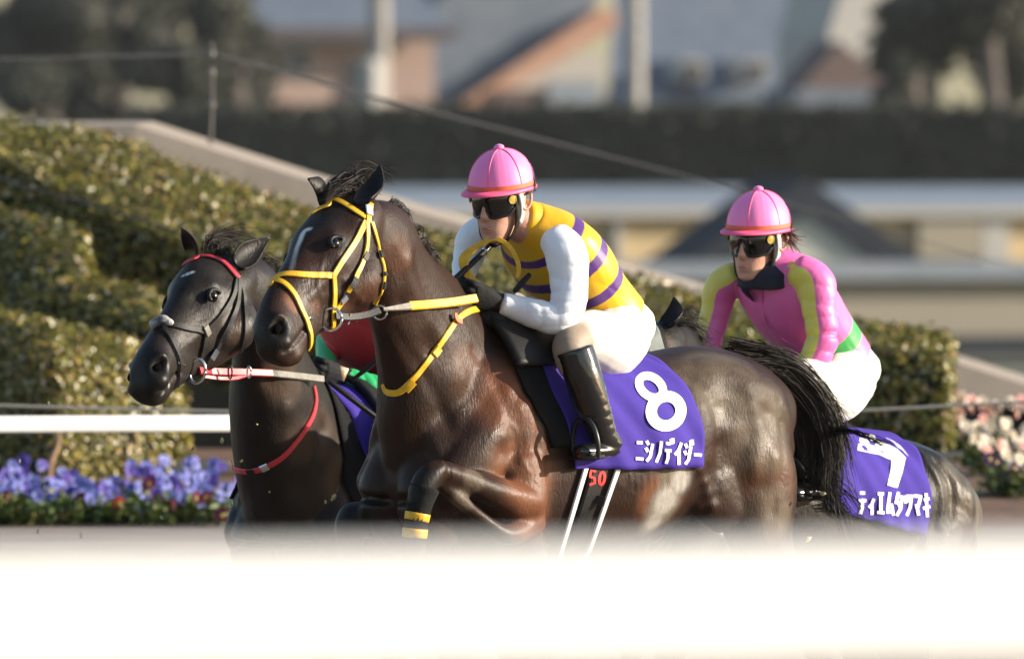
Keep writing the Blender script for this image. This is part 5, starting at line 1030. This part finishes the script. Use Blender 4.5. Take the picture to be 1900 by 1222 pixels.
# cloth 8
pad8 = tag(wrap('saddle_pad', f8, bv8, -.50, .045, -92, 90, .007, M['pad'], None, 24, 44, thick=.008, uf=lambda t, th, u: u - .10*sst(abs(th), 40, 95)*t), 'black felt pad showing in front of the purple cloth numbered 8', 'saddle pad')
cl8 = tag(wrap('saddle_cloth', f8, bv8, -.615, -.055, -100, 103.5, .017, M['cloth'], None, 48, 70, thick=.002, wob=.008, seed=2, uf=lambda t, th, u: u - .04*sst(th, 20, 95)*(1-t) - .07*sst(th, 30, 98)*t), 'purple saddle cloth with a white number 8 and white lettering', 'saddle cloth', gc)
b_ = bvh(cl8.data); mb = MB(); stroke_px(mb, ell(1208, 717, 25, 17, 38), 15, b_, .008, True); stroke_px(mb, ell(1236, 762, 27, 28, 50), 20.5, b_, .009, True); obj('number', mb, M['print'], cl8, smooth=False)
kana(cl8, ['ni', 'shi', 'no', 'de', 'i', 'ji', 'dash'], 1178, 812, 1304, 822, 44, 5.6)
s8 = saddle(f8, bv8, 'small black racing saddle under the rider in yellow')
# girth with white edged webbing and the weight label
def girth(px0, px1, parent, bv, m, w_, n=14, off=.006, name='girth_strap'): return strap(name, bv, [px0, ((px0[0]+px1[0])/2, (px0[1]+px1[1])/2), px1], w_, m, parent, thick=.006, off=off, n=n)
g8 = girth((1118, 850), (1055, 1040), s8, bv8, M['black_strap'], .062, off=.004, name='girth')
girth((1086, 858), (1030, 1045), g8, bv8, M['white_tape'], .018, off=.008); girth((1147, 858), (1080, 1045), g8, bv8, M['white_tape'], .018, off=.008)
bvg = bvh(g8.data)
mb = MB(); 
for s in ([(1106, 874), (1097, 872), (1095, 884), (1103, 886), (1104, 895), (1094, 899)], ): stroke_px(mb, s, 4.6, bv8, .016)
stroke_px(mb, ell(1117, 887, 5, 11.5, 8, 20), 5, bv8, .016, True); obj('weight_number', mb, M['redprint'], g8, smooth=False)
mb = MB(); p, n_ = hit(bv8, 1104, 925, .012); box(mb, p, (.024, .004, .014), np.array(Matrix.Rotation(-.3, 3, 'Z') @ Matrix.Rotation(.25, 3, 'Y'))); obj('buckle', mb, M['black_strap'], g8, smooth=False)
def stirrup(b, fx, fy, tx, ty, v, parent):
    c = b(fx, fy, v); fwd = V(nrm(np.array(b(fx-60, fy+10, v) - c))); up = V((0, 0, 1)); si = fwd.cross(up).normalized(); up = si.cross(fwd); mb = MB()
    torus(mb, c + up*.035, (.058, .085), .008, si, up, 22, 8, -.15*math.pi, 1.15*math.pi); box(mb, c - up*.003, (.026, .056, .006), np.array([fwd, si, up]).T); i_ = obj('stirrup_iron', mb, M['rubber'], parent)
    mb = MB(); q = to_np([b(tx, ty, v - .06), b((tx+fx)/2 - 4, (ty+fy)/2 - 20, v - .035), c + up*.12]); ribbon_strap(mb, herm(q, 16), np.tile(np.array(-b(fx, fy, 1) + b(fx, fy, 0))*-1, (16, 1)), .022, .005); obj('stirrup_leather', mb, M['black_strap'], parent, smooth=False)
stirrup(b8, 1088, 846, 1050, 670, .325, s8); stirrup(b8, 1000, 848, 975, 690, -.31, s8)
# cloth 7
pad7 = tag(wrap('saddle_pad', f7, bv7, -.50, .04, -92, 88, .007, M['pad'], None, 20, 36, thick=.008), 'black felt pad under the purple cloth numbered 7', 'saddle pad')
cl7 = tag(wrap('saddle_cloth', f7, bv7, -.775, -.34, -102, 98.5, .017, M['cloth'], None, 44, 66, thick=.002, wob=.009, seed=5, uf=lambda t, th, u: u - .04*sst(th, 20, 95)*(1-t)), 'purple saddle cloth with a white number 7 behind the dark tail', 'saddle cloth', gc)
b_ = bvh(cl7.data); mb = MB(); stroke_px(mb, [(1594, 818), (1638, 827), (1660, 838), (1676, 854)], [34, 34, 34, 26], b_, .008); stroke_px(mb, [(1668, 846), (1664, 872), (1656, 902)], [26, 22, 19], b_, .009); obj('number', mb, M['print'], cl7, smooth=False)
kana(cl7, ['te', 'si', 'e', 'mu', 'ta', 'tsu', 'ma', 'ki'], 1592, 908, 1728, 914, 46, 5.6)
s7 = saddle(f7, bv7, 'small black racing saddle under the rider in pink', False); stirrup(b7, 1475, 922, 1455, 760, .31, s7); stirrup(b7, 1415, 922, 1400, 750, -.31, s7)
# cloth 1
pad1 = tag(wrap('saddle_pad', f1, bv1, -.50, .27, -92, 96, .007, M['pad'], None, 20, 36, thick=.008), 'black felt pad on the left horse just behind its shoulder', 'saddle pad')
cl1 = tag(wrap('saddle_cloth', f1, bv1, -.62, .17, -100, 106, .017, M['cloth'], None, 30, 50, thick=.002, wob=.006, seed=8), 'purple saddle cloth edge on the left horse showing behind its shoulder', 'saddle cloth', gc)
s1 = saddle(f1, bv1, 'small black racing saddle on the left horse under the red and green rider', False); stirrup(b1, 740, 962, 725, 790, .32, s1); stirrup(b1, 655, 962, 645, 790, -.31, s1)
# ---------------- yellow bridle
Y, K = M['yellow_strap'], M['black_strap']
br8 = empty('bridle', H8.p((0, 0, .05)), 'yellow bridle with crossed noseband and steel ring bit', 'bridle')
S8 = lambda nm, px, w_, m=Y, off=.003, **k: strap(nm, bv8, px, w_, m, br8, off=off, **k)
S8('browband', [(573, 388), (582, 377), (600, 371), (617, 370), (645, 383), (660, 393), (677, 404)], .019)
S8('headpiece', [(686, 380), (684, 392), (682, 403), (681, 414)], .021, off=.006)
S8('noseband', [(617, 511), (590, 511), (563, 510), (540, 509), (522, 511), (508, 521), (502, 533)], .021)
S8('noseband_strap', [(677, 412), (661, 444), (636, 481), (617, 511)], .020, off=.004)
S8('crossed_strap', [(510, 519), (528, 528), (543, 545), (557, 575), (568, 600), (573, 618), (572, 650)], .019, off=.006)
S8('flash_strap', [(617, 510), (619, 547), (617, 580), (616, 606)], .018, off=.005)
ck = S8('cheekpiece', [(679, 413), (679, 440), (676, 466), (666, 498), (653, 526), (635, 555), (621, 575)], .017, off=.006)
tl_ = S8('throat_lash', [(688, 413), (697, 445), (703, 473), (710, 497), (709, 526), (697, 563)], .015, off=.004)
for par, sets in ((ck, [((678, 470), (673, 483)), ((658, 516), (650, 531)), ((646, 540), (638, 552))]), (tl_, [((709, 505), (710, 512)), ((709, 522), (707, 534)), ((702, 470), (705, 480))])):
    for a, b in sets: strap('keeper', bv8, [a, ((a[0]+b[0])/2, (a[1]+b[1])/2), b], .021, K, par, off=.009, n=5)
S8('poll_buckle', [(681, 386), (682, 402)], .025, M['white_tape'], off=.011, n=4); S8('bit_buckle', [(638, 549), (628, 560)], .021, M['metal'], off=.012, n=4)
c, n_ = hit(bv8, 607, 592, .016); mb = MB(); ax = V((.93, -.30, .1)).normalized(); torus(mb, c, .034, .0048, ax, V((-.05, .1, 1)).normalized(), 30, 8); mb2 = mb
tube(mb, [(c - ax*.034, .007), (hit(bv8, 570, 590, .004)[0], .007)], nseg=8); obj('bit_ring', mb, M['metal'], br8)
rein8 = air('rein', [(622, 586, 39.2), (650, 588, 39.25), (680, 584, 39.3), (704, 576, 39.34)], .024, K, br8, bv8)
for x in (640, 662, 676): strap('rein_keeper', bv8, [(x, 578), (x - 1, 596)], .008, M['grey_strap'], rein8, off=.019, n=4)
mb = MB(); c, n_ = hit(bv8, 707, 574, .016); torus(mb, c, .021, .0035, V((1, -.1, 0)).normalized(), V((0, 0, 1)), 22, 8); obj('martingale_ring', mb, M['metal'], br8)
air('rein_end', [(710, 574, 39.35), (735, 571, 39.42), (766, 567, 39.52)], np.linspace(.010, .026, 24), M['grey_strap'], br8, bv8)
air('rein_grip', [(760, 567, 39.5), (800, 564, 39.6), (840, 560, 39.68), (884, 553, 39.76)], .029, Y, br8, bv8)
ns8 = tag(strap('neck_strap', bv8, [(712, 712), (717, 726), (735, 729), (763, 706), (785, 680), (808, 649), (830, 618), (849, 591), (868, 578), (890, 572)], .021, Y, None), 'yellow neck strap hanging round the neck of the front horse', 'neck strap')
strap('keeper', bv8, [(752, 722), (766, 706)], .028, Y, ns8, off=.008, n=5); strap('keeper', bv8, [(803, 659), (813, 645)], .027, Y, ns8, off=.008, n=5); strap('loop', bv8, [(838, 582), (840, 594), (850, 598)], .018, M['orange'], ns8, off=.012, n=6)
# whip of jockey 8 and the loop of yellow rein over his hands
wh = tag((lambda mb: (tube(mb, [(b8(840, 522, -.03), .010), (b8(872, 492, -.03), .0095), (b8(902, 463, -.03), .0095)], nseg=12), obj('whip', mb, K))[1])(MB()), 'black riding whip with a silver cap held upright by the jockey in yellow', 'whip')
mb = MB(); tube(mb, [(b8(900, 465, -.03), .0115), (b8(906, 459, -.03), .0115)], nseg=12); obj('cap', mb, M['metal'], wh)
lp = [(884, 524), (866, 506), (861, 480), (874, 465), (895, 451), (918, 443), (940, 453), (955, 473), (963, 500), (960, 516)]
q = [b8(x, y, v) for (x, y), v in zip(lp, (-.02, -.03, -.04, -.03, 0, .03, .06, .08, .09, .09))]; Q = herm(to_np(q), 60); mb = MB(); ribbon_strap(mb, Q, np.tile((-.2, -1., .35), (60, 1)), np.interp(np.linspace(0, 1, 60), [0, .1, .25, .4, .6, 1], [.014, .026, .034, .022, .016, .014]), .004)
obj('rein_loop', mb, Y, br8, smooth=False)
mb = MB(); tube(mb, [(b8(982, 510, .10), .008), (b8(968, 525, .10), .010), (b8(955, 540, .09), .008)], nseg=10); obj('loop_end', mb, K, br8)
mb = MB(); Q = herm(to_np([b8(955, 545, .02), b8(985, 552, .03), b8(1015, 566, .05)]), 16); ribbon_strap(mb, Q, np.tile((-.2, -1., .35), (16, 1)), .012, .004); obj('rein_tail', mb, M['grey_strap'], br8, smooth=False)
# boots of horse 8's near foreleg
fb = tag(empty('leg_bandage', f8.B(772, 950, .27), 'black front leg bandage with two yellow bands on the lifted foreleg', 'leg bandage'))
mb = MB(); tube(mb, [(f8.B(787, 905, .275), .048), (f8.B(780, 930, .272), .041), (f8.B(774, 960, .27), .037), (f8.B(766, 1040, .262), .036)], nseg=18, caps=(.2, .1)); obj('wrap', mb, M['pad'], fb)
for a, b in (((775.5, 951), (773, 965)), ((770.5, 980), (769, 996))):
    mb = MB(); tube(mb, [(f8.B(*a, .27), .0395), (f8.B(*b, .268), .0385)], nseg=18, n=4, caps=(.05, .05)); obj('yellow_band', mb, Y, fb)
# ---------------- red and black bridle
Rr = M['red_strap']
br1 = empty('bridle', H1.p((0, 0, .05)), 'black bridle with a red browband, fleece noseband and red reins', 'bridle')
S1 = lambda nm, px, w_, m=K, off=.003, **k: strap(nm, bv1, px, w_, m, br1, off=off, **k)
S1('browband', [(333, 489), (345, 480), (368, 476), (392, 478), (412, 486), (428, 501), (442, 517)], .020, Rr)
S1('noseband', [(380, 614), (360, 611), (339, 607), (318, 603), (300, 603), (290, 608)], .022)
S1('noseband_strap', [(440, 517), (430, 551), (408, 585), (380, 614)], .018, off=.004); S1('cheekpiece', [(442, 520), (439, 555), (431, 590), (412, 628), (392, 658)], .018, off=.006)
S1('crossed_strap', [(304, 606), (320, 640), (331, 670), (331, 700), (326, 716)], .016, off=.006); S1('flash_strap', [(380, 614), (377, 640), (372, 662)], .018, off=.005)
S1('throat_lash', [(444, 518), (451, 550), (455, 585), (454, 620), (446, 650)], .016, off=.004)
S1('cheek_buckle', [(398, 648), (388, 664)], .022, M['metal'], off=.012, n=4); S1('noseband_ring', [(377, 606), (383, 620)], .026, M['grey_strap'], off=.010, n=4)
mb = MB()
for (x, y), r_ in (((292, 603), .024), ((303, 598), .026), ((312, 601), .018)): ball(mb, hit(bv1, x, y, .008)[0], (r_, r_, r_*.7), 12, 8)
me = remesh(mb, .005, 2); me.materials.append(mat('white_fleece', (.55, .55, .54), (.06, .06, .06), 28, .95, .6, 90)); link('fleece', me, br1)
c, n_ = hit(bv1, 359, 686, .014); mb = MB(); torus(mb, c, (.026, .038), .0055, V((.95, -.3, 0)).normalized(), V((.08, 0, 1)).normalized(), 28, 8); tube(mb, [(c - V((.03, 0, -.01)), .007), (hit(bv1, 330, 672, .004)[0], .007)], nseg=8); obj('bit_ring', mb, M['metal'], br1)
r1 = air('rein', [(370, 687, 40.95), (400, 689, 41.0), (450, 690, 41.1), (505, 692, 41.2)], .024, Rr, br1, bv1); air('lower_rein', [(376, 698, 40.97), (410, 702, 41.02), (440, 701, 41.08), (462, 694, 41.12)], .012, Rr, br1, bv1)
for x, r_ in ((427, .022), (462, .019)):
    mb = MB(); torus(mb, P(x, 690, 41.0), (.006, r_), .003, V((1, 0, 0)), V((0, 0, 1)), 18, 6); obj('rein_ring', mb, M['rubber'] if x == 427 else M['metal'], br1)
air('rein_end', [(503, 692, 41.2), (550, 697, 41.3), (600, 703, 41.38)], .024, M['grey_strap'], br1, bv1)
ns1 = tag(strap('neck_strap', bv1, [(581, 716), (585, 740), (581, 765), (566, 795), (548, 820), (520, 850), (497, 864), (475, 872), (450, 873), (430, 869), (410, 862), (392, 858)], .020, Rr, None), 'red neck strap hanging across the chest of the left horse', 'neck strap')
strap('buckle', bv1, [(498, 862), (486, 868)], .026, M['metal'], ns1, off=.008, n=4); strap('keeper', bv1, [(474, 872), (462, 873)], .024, K, ns1, off=.008, n=4)
mb = MB(); tube(mb, [(P(612, 708, 40.95), .0085), (P(650, 738, 40.95), .0085), (P(712, 784, 40.98), .008), (P(760, 820, 41.0), .006)], nseg=10); wh1 = tag(obj('whip', mb, K), 'black braided whip slanting down below the green sleeve', 'whip')
mb = MB()
for t in np.linspace(.05, .8, 26):
    p = P(612, 708, 40.95).lerp(P(760, 820, 41.0), t); torus(mb, p, .009, .0022, V((0, 1, 0)), V((.6, 0, .75)).normalized(), 10, 5)
obj('braid', mb, M['pad'], wh1)
mb = MB(); tube(mb, [(P(655, 704, 41.0), .006), (P(680, 684, 41.0), .0085), (P(720, 655, 41.0), .0085)], nseg=10); tag(obj('whip', mb, K), 'black whip handle crossing the red silks above the green sleeve', 'whip')
# hood on horse 7
br7 = empty('bridle', H7.p((0, 0, .05)), 'grey green hooded bridle on the head behind the white breeches', 'bridle')
for px, w_, nm, m in (([(1200, 612), (1212, 632), (1217, 665)], .07, 'hood', M['grey_hood']), ([(1222, 606), (1232, 640), (1236, 680)], .016, 'cheekpiece', K)): strap(nm, bv7, px, w_, m, br7, off=.006)
# ---------------- flying turf
M['bit'] = mat('turf_bits', (.50, .46, .25), (.34, .36, .16), 40, .8)
for i, (x, y, s, Yd) in enumerate([(357, 832, .010, 41.5), (412, 817, .012, 41.2), (448, 855, .008, 41.2), (430, 935, .009, 41.0), (619, 922, .014, 40.6), (604, 930, .007, 40.6), (477, 787, .006, 41.0), (1877, 760, .008, 43), (1527, 915, .012, 40.5), (300, 960, .010, 42), (36, 855, .008, 43), (90, 748, .007, 43), (860, 760, .005, 39.2), (1500, 1000, .012, 40), (70, 985, .010, 42), (150, 992, .012, 42), (500, 912, .007, 41), (690, 905, .008, 40.5)]):
    r_ = np.random.default_rng(i); mb = MB(); ball(mb, (0, 0, 0), np.array((s, s*.5, s*.35)), 8, 5); v = mb.arr(); mb.v = [v + r_.normal(size=v.shape)*s*.12]
    o = obj('turf_clod', mb, M['bit']); o.location = P(x, y, Yd); o.rotation_euler = r_.uniform(0, 6, 3); tag(o, 'small pale bit of turf flying in the air around the horses', 'turf clod', 'flying bits of turf')
